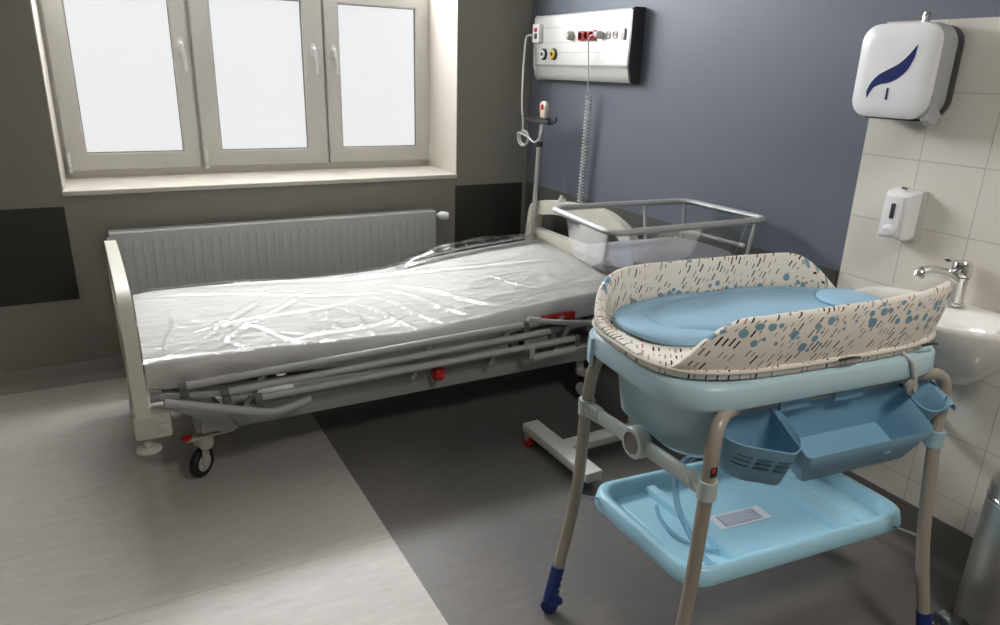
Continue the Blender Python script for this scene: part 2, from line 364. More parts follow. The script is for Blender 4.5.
for i, (x0, x1, p0, p1, side) in enumerate(sash):
    zb, zt = .962, ZT - .02
    bm = B()
    # sash: unequal stiles as seen in the picture
    outer = [(x0, zb), (x1, zb), (x1, zt), (x0, zt)]; inner = [(p0, 1.05), (p1, 1.05), (p1, zt - .085), (p0, zt - .085)]
    G = [[[bm.verts.new((p[0], y, p[1])) for p in l] for l in (outer, inner)] for y in (FY - .022, FY + .03)]
    fr = []
    for a in range(4):
        b_ = (a+1) % 4
        fr.append(bm.faces.new((G[0][0][a], G[0][0][b_], G[0][1][b_], G[0][1][a])))
        bm.faces.new((G[1][0][a], G[1][1][a], G[1][1][b_], G[1][0][b_])); bm.faces.new((G[0][0][a], G[1][0][a], G[1][0][b_], G[0][0][b_])); bm.faces.new((G[0][1][a], G[0][1][b_], G[1][1][b_], G[1][1][a]))
    ed = [bm.edges.get((G[0][k][a], G[0][k][(a+1) % 4])) for k in (0, 1) for a in range(4)]
    bmesh.ops.bevel(bm, geom=ed, offset=.006, segments=3, affect='EDGES')
    s = obj('sash', bm, M['frame'], win)
    bm = B(); frame_rect(bm, p0 - .001, p1 + .001, 1.049, zt - .084, .0035, FY - .012, FY + .004, 0); obj('glazing_seal', bm, M['gasket'], s)
    obj('pane', mk(box, p0, p1, FY + .002, FY + .008, 1.05, zt - .085), M['pane'], s, smooth=False)
    tx0, tx1 = x0 + .03, x1 - .03
    bm = B(); frame_rect(bm, x0, x1, ZT + .02, wz1 - .02, .06, FY - .018, FY + .03, .004); t = obj('transom', bm, M['frame'], win)
    obj('transom_glow_pane', mk(box, x0 + .06, x1 - .06, FY + .002, FY + .008, ZT + .08, wz1 - .08), M['upper_glow'], t, smooth=False)  # unseen upper pane, added as a bright emitter to light the room
    hx = (x0 + p0)/2 if side < 0 else (x1 + p1)/2
    if i == 0: hx = .400
    if i == 1: hx = 1.072
    if i == 2: hx = 1.184
    z = 1.585
    bm = B(); box(bm, hx - .013, hx + .013, FY - .034, FY - .02, z - .04, z + .03, .006)
    hnd = obj('window_handle', bm, M['white'], s)
    tube(bm := B(), [(hx, FY - .03, z), (hx, FY - .062, z), (hx + .002, FY - .068, z - .02), (hx + .008, FY - .064, z - .07), (hx + .01, FY - .062, z - .13)], lambda t: .0095 - .002*t, 10)
    obj('lever', bm, M['white'], hnd)
    qx = x0 + .012 if side > 0 else x1 - .012
    bm = B(); tube(bm, [(qx, FY - .035, .985), (qx, FY - .035, 1.055)], .009, 10, False); tube(bm, [(qx, FY - .035, .958), (qx, FY - .035, .978)], .011, 10, False); obj('hinge', bm, M['white'], s)
bm = B(); box(bm, wx0 - .004, wx1 + .002, WD - .012, FY + .01, wz0 - .022, wz0 + .001, .005, 3)
o = obj('window_sill', bm, M['reveal'], win)

# ------------------------------------------------------------ radiator
rx0, rx1, rz0, rz1, ry = -.040, 1.600, .135, .738, WD - .097
rad = thing('radiator', (.78, WD - .05, rz0), 'long grey-white ribbed panel radiator on the wall under the window', 'radiator')
bm = B(); nx, pitch = 0, .0432
xs = []; x = rx0 + .045
cols = [(rx0, 0), (rx0 + .02, 0)]
while x < rx1 - .05:
    cols += [(x, 0), (x + .0035, .007), (x + .020, .007), (x + .0235, 0)]; x += pitch
cols += [(rx1 - .02, 0), (rx1, 0)]
rows = [(rz0, 0), (rz0 + .045, 0), (rz0 + .06, 1), (rz1 - .058, 1), (rz1 - .043, 0), (rz1 - .006, 0), (rz1, -.6)]
G = [[bm.verts.new((cx, ry - d*k*.75 if k >= 0 else ry + .006, z)) for cx, d in cols] for z, k in rows]
for a, b_ in zip(G, G[1:]):
    for i in range(len(cols) - 1): bm.faces.new((a[i], a[i+1], b_[i+1], b_[i]))
box(bm, rx0, rx1, ry + .0005, ry + .018, rz0, rz1 - .004)
obj('front_panel', bm, M['radiator'], rad, angle=25)
bm = B(); box(bm, rx0 + .01, rx1 - .01, WD - .035, WD - .02, rz0, rz1 - .01, .003)
box(bm, rx0 + .02, rx1 - .02, ry + .018, WD - .035, rz0 + .05, rz1 - .05); obj('rear_panel', bm, M['radiator'], rad)
bm = B()
for k in range(3):
    y = ry + .026 + k*.014; box(bm, rx0 + .006, rx1 - .006, y, y + .008, rz1 - .012, rz1 - .004)
for k in range(9): box(bm, rx0 + .05 + k*.19, rx0 + .06 + k*.19, ry + .012, WD - .03, rz1 - .014, rz1 - .006)
box(bm, rx0 + .004, rx1 - .004, ry + .004, ry + .016, rz1 - .012, rz1); box(bm, rx0 + .004, rx1 - .004, WD - .032, WD - .02, rz1 - .012, rz1)
obj('top_grille', bm, M['radiator'], rad)
for x in (rx0 - .001, rx1 - .003): obj('side_cover', mk(box, x, x + .004, ry + .004, WD - .022, rz0, rz1 - .001, .001), M['radiator'], rad)
for x in (.2, 1.3): obj('wall_bracket', mk(box, x, x + .04, WD - .022, WD - .0005, rz0 + .1, rz1 - .1), M['radiator'], rad)
bm = B(); tube(bm, [(rx1, ry + .04, rz1 - .035), (rx1 + .03, ry + .04, rz1 - .035)], .011, 12, False)
tube(bm, [(rx1 + .018, ry + .04, rz1 - .035), (rx1 + .018, WD - .002, rz1 - .035)], .010, 12, False); lathe(bm, [(.02, 0), (.02, .004)], (rx1 + .018, WD - .005, rz1 - .035), (0, 1, 0)); vo = obj('valve_body', bm, M['steel'], rad)
bm = B(); lathe(bm, [(.014, 0), (.018, .006), (.0235, .018), (.0225, .05), (.017, .062), (.006, .064)], (rx1 + .026, ry + .035, rz1 - .033), (.9, -.45, -.06), 20); obj('thermostat_knob', bm, M['white'], vo, label='white thermostat knob')
bm = B(); lathe(bm, [(.008, 0), (.008, .015)], (rx0 - .012, ry + .03, rz1 - .035), (1, 0, 0), 10); obj('bleed_valve', bm, M['steel'], rad)

# ------------------------------------------------------------ hospital bed
bed = thing('hospital_bed', (1.05, 2.9, 0), 'adjustable cream and grey hospital bed with folded side rail under the window', 'bed')
xo = lambda y: .028*(3.33 - y)/.93
def arch(pts, n=4): return [(p.x, p.y) for p in smooth_path([(a, b_, 0) for a, b_ in pts], n)]
# footboard outline in (y,z)
fo = arch([(3.40, .36), (3.385, .6), (3.36, .745), (3.30, .785), (3.1, .80), (2.85, .803), (2.62, .79), (2.50, .752), (2.435, .65), (2.40, .50), (2.385, .37)])
fi_ = arch([(3.33, .60), (3.33, .64), (3.31, .69), (3.25, .712), (3.1, .722), (2.85, .725), (2.62, .715), (2.54, .69), (2.50, .64), (2.49, .61), (2.49, .60)])
bm = B(); ring_plate(bm, fo, fi_, -.060, -.016, xo)
foot = obj('footboard', bm, M['beige'], bed, angle=50)
bv = foot.modifiers.new('edge', 'BEVEL'); bv.width = .012; bv.segments = 3; bv.limit_method = 'ANGLE'; bv.angle_limit = math.radians(60)
bm = B(); loft(bm, [[(x + xo(y), y, z) for y, z in ((3.35, .37), (2.43, .37), (2.47, .61), (3.34, .61))] for x in (-.050, -.026)]); obj('inner_panel', bm, M['beigem'], foot)
bm = B()   # corner bumpers and bottom rail below the footboard
box(bm, -.040, .075, 2.385, 2.46, .298, .388, .012); box(bm, -.052, .085, 3.33, 3.405, .285, .385, .012); box(bm, -.045, .0, 2.46, 3.33, .30, .37, .006)
fb = obj('foot_bumper', bm, M['beigem'], bed)
bm = B(); box(bm, .036, .072, 2.380, 2.386, .325, .355, .002); obj('badge', bm, M['tubegrey'], fb, label='small grey badge')
for y in (2.37, 3.42):
    bm = B(); lathe(bm, [(.028, 0), (.040, .004), (.040, .010), (.030, .014)], (-.004, y, .268), (0, 0, 1), 24)
    lathe(bm, [(.012, .01), (.012, .04)], (-.005, y, .258)); obj('wheel_bumper', bm, M['beigem'], bed)
# headboard
ho = arch([(3.50, .36), (3.50, .56), (3.48, .72), (3.445, .79), (3.35, .822), (3.15, .848), (2.83, .868), (2.68, .845), (2.56, .79), (2.48, .68), (2.43, .5), (2.42, .36)])
hi_ = arch([(3.40, .655), (3.40, .67), (3.395, .70), (3.37, .735), (3.30, .752), (3.15, .775), (2.83, .795), (2.68, .775), (2.60, .73), (2.56, .69), (2.545, .665), (2.545, .655)])
bm = B(); ring_plate(bm, ho, hi_, 2.095, 2.145); head = obj('headboard', bm, M['beige'], bed, angle=50)
bv = head.modifiers.new('edge', 'BEVEL'); bv.width = .010; bv.segments = 3; bv.limit_method = 'ANGLE'; bv.angle_limit = math.radians(60)
bm = B(); loft(bm, [[(x, y, z) for y, z in ((3.45, .37), (2.47, .37), (2.53, .66), (3.41, .66))] for x in (2.105, 2.135)]); obj('inner_panel', bm, M['beigem'], head)
bm = B(); lathe(bm, [(.006, 0), (.008, .003)], (2.092, 3.455, .68), (1, 0, 0), 12); obj('screw', bm, M['steel'], head)
bm = B(); box(bm, 2.09, 2.125, 3.135, 3.165, .845, .866, .006); box(bm, 2.095, 2.11, 3.14, 3.16, .862, .882, .004); obj('rail_clip', bm, M['whited'], head)
bm = B(); box(bm, 2.09, 2.15, 2.44, 3.46, .29, .37, .01); obj('head_bumper', bm, M['beigem'], bed)
# chassis beams
bm = B()
for y in (2.50, 3.26): box(bm, .17, 1.93, y - .02, y + .02, .235, .315, .006)
for x in (.18, 1.9): box(bm, x - .03, x + .03, 2.5, 3.26, .235, .30, .006)
chas = obj('chassis', bm, M['bedmetal'], bed)
for pf in ([(.15, .31), (.23, .235), (.30, .235), (.24, .33), (.20, .40), (.06, .40), (.06, .37)], [(1.84, .235), (1.93, .25), (2.1, .33), (2.1, .38), (1.95, .37), (1.84, .31)]):
    for y in (2.47, 3.23): obj('end_bracket', mk(prism, pf, 'y', y, y + .06, .004), M['bedmetal'], bed)
# mattress platform: slatted sections and side tubes
bm = B()
for y in (2.46, 3.30): tube(bm, [(.02, y, .415), (.8, y, .395), (1.2, y, .395), (2.08, y, .445)], .016, 10)
for k in range(20):
    x = .06 + k*.105; z = .427 if x < .3 else .408
    if x > 1.2: z = .408 + (x - 1.2)*.055
    box(bm, x, x + .07, 2.46, 3.30, z - .008, z + .004, .002)
for x in (.35, .95, 1.3, 1.85): box(bm, x, x + .03, 2.50, 3.26, .37, .40)
obj('mattress_platform', bm, M['bedmetal'], bed)
bm = B()
for x in (.55, 1.4):
    bar(bm, (x, 2.75, .28), (x + .25, 2.75, .38), .04, .03); bar(bm, (x, 3.05, .28), (x + .25, 3.05, .38), .04, .03)
bar(bm, (.7, 2.9, .30), (1.3, 2.9, .34), .06, .06); box(bm, 1.0, 1.25, 2.8, 3.0, .27, .35, .01)
obj('lifting_mechanism', bm, M['beddark'], bed)
# folded side rails, near and far
def rails(y, s):
    for (a, b_) in (((.125, .463), (1.462, .490)), ((.255, .421), (1.59, .447)), ((.362, .383), (1.715, .398))):
        d = s*(.0 if a[0] < .2 else (.012 if a[0] < .3 else .022))
        bm = B(); tube(bm, [(a[0], y - d, a[1]), (b_[0], y - d, b_[1])], .0135, 14, False); r = obj('side_rail', bm, M['rail'], bed)
        for q in (a, b_):
            bm = B(); tube(bm, [(q[0] - .016, y - d, q[1]), (q[0] + .008, y - d, q[1])], .0165, 14, False); box(bm, q[0] - .014, q[0] + .014, y - d - .01, y - d + .01, q[1] - .04, q[1] - .005, .003)
            obj('rail_joint', bm, M['beddark'], r)
    bm = B(); tube(bm, [(.06, y - s*.03, .428), (.36, y - s*.035, .335), (.42, y - s*.035, .326), (.54, y - s*.03, .345)], .0145, 12, n=5); obj('rail_arm', bm, M['rail'], bed)
    bm = B(); bar(bm, (.05, y, .44), (.34, y, .40), .008, .022); obj('rail_link', bm, M['rail'], bed)
    bm = B(); tube(bm, [(1.455, y - s*.03, .525), (1.60, y - s*.03, .49), (1.84, y - s*.03, .452)], .0115, 12, n=4); obj('rail_arm', bm, M['rail'], bed)
    bm = B(); tube(bm, [(1.48, y - s*.03, .345), (1.70, y - s*.03, .352)], .0165, 14, False); tube(bm, [(1.70, y - s*.03, .352), (1.88, y - s*.03, .358)], .005, 10, False)
    box(bm, 1.465, 1.49, y - s*.03 - .01, y - s*.03 + .01, .345, .40, .003); obj('gas_spring', bm, M['rail'], bed)
    for x in (.31, .95, 1.30, 1.62):
        bm = B(); bar(bm, (x, y + s*.012, .33), (x + .09, y + s*.012, .47), .010, .02); obj('rail_bracket', bm, M['bedmetal'], bed)
rails(2.405, 1); rails(3.36, -1)
bm = B(); box(bm, 1.56, 1.73, 2.428, 2.446, .468, .502, .004); lb = obj('release_lever', bm, M['red'], bed, label='red release panel with white star-like mark')
bm = B()
for k in range(4): 
    a = k*PI/4; bar(bm, (1.655 - .018*math.cos(a), 2.4265, .485 - .014*math.sin(a)), (1.655 + .018*math.cos(a), 2.4265, .485 + .014*math.sin(a)), .002, .003, (0, 1, 0), .0005)
obj('white_mark', bm, M['white'], lb)
bm = B(); lathe(bm, [(.026, 0), (.026, .012), (.018, .02), (.018, .034), (.008, .038)], (1.07, 2.44, .322), (0, -1, 0), 20); box(bm, 1.048, 1.092, 2.40, 2.445, .336, .35, .004); obj('release_knob', bm, M['red'], bed, label='red release knob')
# casters with brake pedals
def caster(x, y, rz, near):
    bm = B()
    tube(bm, [(x, y, .13), (x, y, .25)], .020, 14, False)
    cy, sy = math.cos(rz), math.sin(rz)
    ox, oy = .028*cy, .028*sy
    bar(bm, (x, y, .142), (x + ox*1.3, y + oy*1.3, .142), .045, .03); bar(bm, (x + ox - .022*sy, y + oy + .022*cy, .15), (x + ox - .022*sy, y + oy + .022*cy, .05), .009, .034, (cy, sy, 0), .004)
    f = obj('caster_fork', bm, M['beigem'], bed)
    bm = B(); lathe(bm, [(.035, -.013), (.052, -.014), (.058, -.009), (.058, .009), (.052, .014), (.035, .013)], (x + ox, y + oy, .0585), (-sy, cy, 0), 32); w = obj('wheel', bm, M['black'], f)
    bm = B(); lathe(bm, [(.012, -.018), (.034, -.0145), (.034, .0145), (.012, .018)], (x + ox, y + oy, .0585), (-sy, cy, 0), 24); obj('hub', bm, M['whited'], w)
    if near:
        bm = B(); bar(bm, (x - .065, y - .085, .195), (x + .10, y - .07, .200), .030, .014, bev=.006); lathe(bm, [(.024, -.05), (.030, -.03), (.03, .01), (.024, .04)], (x, y - .05, .185)); p = obj('brake_pedal', bm, M['beigem'], f)
        obj('red_pad', mk(lathe, [(.019, 0), (.020, .010), (.01, .014)], (x - .065, y - .085, .198)), M['red'], p); obj('green_pad', mk(lathe, [(.018, 0), (.019, .006), (.01, .009)], (x + .10, y - .07, .205)), M['green'], p)
caster(.185, 2.62, -2.35, True); caster(.19, 3.24, -1.0, False); caster(1.87, 2.56, -1.2, False); caster(1.88, 3.24, -1.2, False)

# mattress
def mtop(x, y):
    t = max(0, min(1, (x - 1.15)/.85)); z = .548 - .028*math.exp(-((x - .95)/.45)**2) + .030*t
    z += .035*t*(y - 2.45)/.85 + .012*math.exp(-((x - 1.2)/.7)**2)*(y - 2.45)/.85
    return z
mat_ = thing('mattress', (1.05, 2.87, .43), 'white bed mattress wrapped in crinkled clear plastic', 'mattress')
mx0, mx1, my0, my1 = .018, 2.075, 2.448, 3.315
bm = B(); rings = []; NX = 40
for i in range(NX + 1):
    x = mx0 + (mx1 - mx0)*i/NX; e = min(i, NX - i); ins = {0: .016, 1: .004}.get(e, 0); r = .016
    ring = []
    for (sy, sz, a0) in ((1, 1, 0), (0, 1, PI/2), (0, 0, PI), (1, 0, 1.5*PI)):
        for k in range(4):
            a = a0 + k*PI/6; y = (my1 - r if sy else my0 + r) + r*math.cos(a); zt = mtop(x, y) ; zb = zt - .112
            ring.append((x, max(my0 + ins, min(my1 - ins, y)), (zt - r - ins*.6 if sz else zb + r + ins*.6) + r*math.sin(a)))
    rings.append(ring)
loft(bm, rings)
obj('mattress_core', bm, M['mattress'], mat_, angle=60)
def ridge(x, y, sc, sd):
    v = noise.noise(V((x*sc, y*sc, sd))); return max(0, 1 - abs(v)*7)**2
def fold(x, y, x0, y0, x1, y1, w):
    dx, dy = x1-x0, y1-y0; L = math.hypot(dx, dy); s = ((x-x0)*dx + (y-y0)*dy)/L/L; d = ((x-x0)*dy - (y-y0)*dx)/L
    if s < 0 or s > 1: return 0
    d += .015*math.sin(s*7); return math.exp(-(d/w)**2)*abs(math.sin(PI*s))**.5
folds = [(.25, 2.5, .75, 3.15, .010), (.18, 2.52, .62, 3.25, .012), (.1, 2.46, .15, 3.0, .010), (.35, 2.47, .22, 2.85, .010), (.55, 2.46, .35, 2.75, .012), (.75, 2.46, .62, 2.9, .011), (.82, 2.46, .80, 2.85, .009),
         (1.0, 2.46, .86, 2.86, .010), (1.12, 2.46, .95, 2.95, .010), (1.25, 2.48, 1.05, 3.0, .011), (1.4, 2.5, 1.1, 3.05, .012), (.5, 2.48, 1.0, 2.62, .010), (.1, 3.2, 1.0, 2.95, .010), (.9, 3.22, 1.9, 2.95, .012), (1.5, 2.9, 1.65, 2.6, .008), (.3, 3.27, 1.4, 3.18, .014), (.2, 2.7, .9, 2.9, .008)]
bm = B(); GX, GY = 230, 150; grid = []
wtot = (my1 - my0) + .22
for i in range(GX + 1):
    row = []
    u = i/GX; x = mx0 - .004 + (mx1 - mx0 + .008)*u
    for j in range(GY + 1):
        s = wtot*j/GY - .11
        y = my0 + s; w = .0040*ridge(x*.8 + y*.6, y*1.1 - x*.5, 2.6, 1) + .0022*ridge(x*1.2, y*1.6, 7, 4) + .0025*noise.noise(V((x*7, y*7, 2)))
        for f in folds: w += .011*fold(x, y, *f)
        if s < 0:      # hangs down the near side
            y2 = my0 - .003 - .5*w - .003; z = mtop(x, my0) + s*.95
            if s > -.012: z = mtop(x, my0) - .004; 
            row.append(bm.verts.new((x, y2 + .002*math.sin(x*31), z + .003)))
        elif y > my1:
            row.append(bm.verts.new((x, my1 + .004 + .5*w, mtop(x, my1) - (y - my1)*.95 + .003)))
        else:
            edge = max(0, (y - (my1 - .12))/.12)
            puff = edge**1.5*(.018*(.5 + noise.noise(V((x*2.2, 3, 0)))) + .022*math.exp(-((x - 1.75)/.28)**2))*(1 - max(0, (y - my1 + .02)/.02)*.3)
            row.append(bm.verts.new((x, y, mtop(x, y) + .0025 + w + max(0, puff))))
    grid.append(row)
for a, b_ in zip(grid, grid[1:]):
    for j in range(GY): bm.faces.new((a[j], a[j+1], b_[j+1], b_[j]))
obj('plastic_cover', bm, M['film'], mat_, label='crinkled clear plastic cover', angle=180)
# loose gathered plastic along the far edge by the head end
bm = B(); grid = []
for i in range(100):
    x = 1.2 + .88*i/99; row = []; a = abs(math.sin(PI*i/99))**.6
    for j in range(14):
        t = j/13; row.append(bm.verts.new((x, my1 - .09 + .13*t + .006*noise.noise(V((x*20, t*5, 1))), mtop(x, my1) + .006 + a*(.05*math.sin(PI*t*.75) + .010*noise.noise(V((x*14, t*6, 7)))) - .06*max(0, t - .75))))
    grid.append(row)
for a, b_ in zip(grid, grid[1:]):
    for j in range(13): bm.faces.new((a[j], a[j+1], b_[j+1], b_[j]))
obj('loose_film', bm, M['film2'], mat_, label='loose gathered plastic at the far edge', angle=180)

# ------------------------------------------------------------ pole at the head corner, call handset, coiled cable
px_, py_ = 2.105, 3.352
pole = thing('infusion_pole', (px_, py_, .37), 'slim grey upright pole with black top bracket at the bed head corner', 'pole')
bm = B(); tube(bm, [(px_ - .03, py_ + .035, .36), (px_ - .03, py_ + .02, .85), (px_ - .03, py_ + .003, 1.13)], .0135, 14, False); obj('lower_tube', bm, M['tubegrey'], pole)
bm = B(); tube(bm, [(px_ - .03, py_, 1.12), (px_ - .03, py_ - .01, 1.25)], .0105, 12, False); obj('upper_tube', bm, M['tubegrey'], pole)
bm = B(); tube(bm, [(px_ - .03, py_, 1.115), (px_ - .03, py_, 1.145)], .0185, 14, False); obj('clamp', bm, M['dark'], pole)
bm = B(); box(bm, px_ - .05, px_ - .01, py_ - .10, py_ + .135, 1.238, 1.262, .006); box(bm, px_ - .046, px_ - .014, py_ - .08, py_ + .1, 1.262, 1.272, .004)
tube(bm, [(px_ - .03, py_ - .10, 1.25), (px_ - .03, py_ - .135, 1.25), (px_ - .03, py_ - .15, 1.262), (px_ - .03, py_ - .15, 1.28)], .005, 8); tube(bm, [(px_ - .03, py_ + .13, 1.25), (px_ - .03, py_ + .16, 1.25), (px_ - .03, py_ + .175, 1.27)], .005, 8)
obj('top_bracket', bm, M['dark'], pole)
hs = thing('call_handset', (px_ - .03, py_ - .01, 1.27), 'small cream nurse call handset with red button on the pole bracket', 'handset')
hy = py_ - .03; hx_ = px_ - .03
bm = B(); rings = []
for z, w, d in ((1.262, .016, .008), (1.270, .024, .011), (1.29, .026, .012), (1.315, .033, .013), (1.336, .033, .013), (1.350, .024, .010), (1.356, .010, .006)):
    rings.append([(hx_ + x, hy + y, z) for x, y in ring_pts(d, w, .9*d, 4)])
loft(bm, rings); hb = obj('handset_body', bm, M['beige'], hs)
obj('red_button', mk(lathe, [(.016, 0), (.015, .004), (.006, .006)], (hx_ - .012, hy, 1.326), (-1, 0, 0), 20), M['red'], hb)
obj('yellow_button', mk(lathe, [(.008, 0), (.007, .003)], (hx_ - .011, hy, 1.292), (-1, 0, 0), 14), M['yellow'], hb)
bm = B(); tube(bm, [(2.146, 3.59, 1.69), (2.135, 3.62, 1.69), (2.12, 3.62, 1.66), (2.10, 3.60, 1.5), (2.08, 3.565, 1.32), (2.075, 3.54, 1.25), (2.07, 3.53, 1.19)], .0062, 10)
pts = [(2.075 - .001*k, 3.505 + (.040 + .0006*k)*math.cos(.6 + k*.6), 1.150 + (.034 + .0005*k)*math.sin(.6 + k*.6)) for k in range(0, 22)]
tube(bm, [(2.07, 3.53, 1.19)] + pts + [(2.04, 3.43, 1.165), (2.045, 3.36, 1.14), (2.06, 3.325, 1.18), (hx_, hy, 1.265)], .0048, 8, n=4); obj('cord', bm, M['whited'], hs, label='pale cord looped below the bracket')

# ------------------------------------------------------------ bedhead supply panel
pan = thing('bedhead_supply_panel', (WX, 3.13, 1.62), 'wide aluminium bedhead panel with sockets on the blue wall', 'wall panel')
PX0 = 2.173
prof = [(WX, 1.792), (2.188, 1.792), (2.177, 1.785), (2.173, 1.777), (2.173, 1.535), (2.176, 1.532), (2.179, 1.525), (2.186, 1.495), (2.194, 1.475), (2.205, 1.464), (WX, 1.464)]
bm = B(); loft(bm, [[(x, y, z) for x, z in prof] for y in (3.60, 2.772)]); pb = obj('housing', bm, M['alu'], pan, angle=30)
for y0, y1 in ((2.758, 2.7722), (3.5998, 3.616)):
    bm = B(); loft(bm, [[(x - .002 if x < 2.21 else x, y, z + (.002 if z > 1.6 else -.004)) for x, z in prof] for y in (y1, y0)]); obj('end_cap', bm, M['dark'] if y0 < 3 else M['alu'], pan, label='dark grey end cap' if y0 < 3 else None)
bm = B()
for z in (1.724, 1.650, 1.60): box(bm, PX0 - .0012, PX0 + .001, 2.772, 3.60, z, z + .002)
box(bm, PX0 - .0015, PX0 + .001, 2.772, 3.60, 1.536, 1.542); obj('groove_line', bm, M['aluedge'], pb)
bm = B(); prism(bm, [(3.530, 1.748), (3.598, 1.748), (3.598, 1.655), (3.530, 1.655)], 'x', 2.148, 2.174, .003); cs = obj('call_socket', bm, M['white'], pan)
bm = B(); box(bm, 2.146, 2.149, 3.55, 3.575, 1.672, 1.70, .002); obj('socket_hole', bm, M['dark'], cs); bm = B(); box(bm, 2.146, 2.1485, 3.55, 3.578, 1.708, 1.728); obj('red_mark', bm, M['red'], cs)
for y, mm, lab in ((3.505, 'white', 'white gas outlet'), (3.405, 'yellow', 'yellow gas outlet')):
    bm = B(); lathe(bm, [(.030, 0), (.029, .008), (.022, .010)], (2.173, y, 1.594), (-1, 0, 0), 24); g_ = obj('gas_outlet', bm, M['black'], pan, label=lab)
    bm = B(); lathe(bm, [(.022, 0), (.022, .006), (.012, .008), (.011, .002)], (2.164, y, 1.594), (-1, 0, 0), 24); obj('outlet_ring', bm, M[mm], g_)
    bm = B(); lathe(bm, [(.009, 0), (.008, .004)], (2.157, y, 1.594), (-1, 0, 0), 16); obj('outlet_bore', bm, M['black'], g_)
bm = B(); box(bm, 2.160, 2.174, 3.03, 3.175, 1.657, 1.703, .002); rp = obj('red_socket_strip', bm, M['red'], pan, label='red strip of three sockets')
def sock(y, z, mm, par, r=.021):
    bm = B(); lathe(bm, [(r, 0), (r, .004), (r*.8, .005), (r*.75, .001)], (2.161 if par is rp else 2.173, y, z), (-1, 0, 0), 20); s = obj('socket', bm, M[mm], par)
    bm = B(); x = (2.1595 if par is rp else 2.1715)
    for d in (-.008, .008): lathe(bm, [(.003, 0), (.003, .0016)], (x, y + d, z), (-1, 0, 0), 8)
    obj('pin_hole', bm, M['black'], s)
for y in (3.15, 3.102, 3.054): sock(y, 1.680, 'red', rp)
sock(3.245, 1.682, 'sockg', pan, .024); sock(2.99, 1.68, 'sockg', pan); sock(2.935, 1.679, 'sockg', pan); sock(2.88, 1.678, 'sockg', pan)
bm = B(); lathe(bm, [(.022, 0), (.024, .012), (.018, .03), (.015, .034)], (2.173, 3.245, 1.682), (-1, 0, 0), 8); obj('round_plug', bm, M['sockg'], pan)
bm = B(); box(bm, 2.163, 2.174, 2.80, 2.828, 1.655, 1.705, .003); obj('rocker_switch', bm, M['sockg'], pan)
cab = thing('coiled_cable', (2.20, 3.15, .9), 'coiled grey cable hanging from the bedhead panel down the blue wall', 'cable')
bm = B(); lathe(bm, [(.019, 0), (.019, .02), (.012, .034), (.006, .036)], (2.169, 2.99, 1.68), (-1, .0, 0), 16); obj('plug', bm, M['whited'], cab)
bm = B(); pts = [(2.135, 2.99, 1.68), (2.125, 3.02, 1.672), (2.13, 3.035, 1.64), (2.15, 3.05, 1.54), (2.165, 3.065, 1.46), (2.19, 3.085, 1.41)]
top = V((2.195, 3.09, 1.395)); bot = V((2.20, 3.115, .845)); turns = 32
for k in range(turns*8 + 1):
    t = k/(turns*8); p = top.lerp(bot, t); a = 2*PI*turns*t
    pts.append((p.x + .013*math.cos(a), p.y + .013*math.sin(a), p.z))
pts += [(2.20, 3.11, .82), (2.205, 3.10, .78), (2.205, 3.10, .70)]
tube(bm, pts, .0036, 6, n=2); obj('cable', bm, M['whited'], cab)

# ------------------------------------------------------------ hospital cot (acrylic bassinet)
cot = thing('hospital_cot', (1.82, 2.08, 0), 'clear acrylic hospital cot on a wheeled steel stand beside the bed', 'cot')
c0 = [V((1.510, 2.330)), V((2.165, 2.280)), V((2.180, 1.845)), V((1.455, 1.858))]
def cotq(u, v):     # 0..1 along, 0..1 depth (0 near, 1 far)
    a = c0[3].lerp(c0[2], u); b_ = c0[0].lerp(c0[1], u); return a.lerp(b_, v)
def cotring(ins, z, r=.12, n=6):
    w = .64; d = .43; return [(*cotq(.5 + x/w, .5 + y/d), z) for x, y in ring_pts(w/2 - ins, d/2 - ins, r, n)]
bm = B()      # rim tube
R_ = cotring(.0, .995, .05, 6); P = [V(p) for p in R_]
n = len(P); rings = []
for i in range(n):
    t = (P[(i+1) % n] - P[i-1]).normalized(); s = t.cross(V((0, 0, 1))).normalized()
    rings.append([P[i] + s*(.0145*math.cos(2*PI*k/10)) + V((0, 0, .012*math.sin(2*PI*k/10))) for k in range(10)])
loft(bm, rings + [rings[0]], False, False); bmesh.ops.remove_doubles(bm, verts=bm.verts, dist=1e-5); obj('rim_tube', bm, M['cotsteel'], cot)
bm = B(); rings = [cotring(-.012, 1.0, .07), cotring(.02, .995, .07), cotring(.024, .97, .07), cotring(.034, .88, .08), cotring(.045, .83, .09), cotring(.065, .80, .09), cotring(.10, .79, .08)]
loft(bm, rings, False, True); obj('basin', bm, M['acrylic'], cot, label='clear acrylic basin')
bm = B()
zf = .77
F_ = [cotq(.30, .2), cotq(.94, .2), cotq(.94, .80), cotq(.30, .80)]
for a, b_ in zip(F_, F_[1:] + F_[:1]): tube(bm, [(a.x, a.y, zf), (b_.x, b_.y, zf)], .011, 10, False)
p = cotq(.30, .98); 
for (u, v) in ((.66, .97), (.955, .06), (.955, .94)):
    a = cotq(u, v); b_ = cotq(min(u, .94), .88 if v > .5 else .12); tube(bm, [(a.x, a.y, .99), (b_.x, b_.y, zf)], .007, 10, False)
for v in (.12, .88):
    a = cotq(.5, v); tube(bm, [(a.x, a.y, zf), (1.86, 2.08, zf - .01)], .012, 8, False)
a, b_ = cotq(.90, .86), cotq(.93, .12); tube(bm, [(a.x, a.y, .885), (b_.x, b_.y, .885)], .009, 10, False)
obj('support_frame', bm, M['cotsteel'], cot)
bm = B(); box(bm, 1.82, 1.88, 2.04, 2.12, .08, .775, .006); obj('column', bm, M['cotbase'], cot)
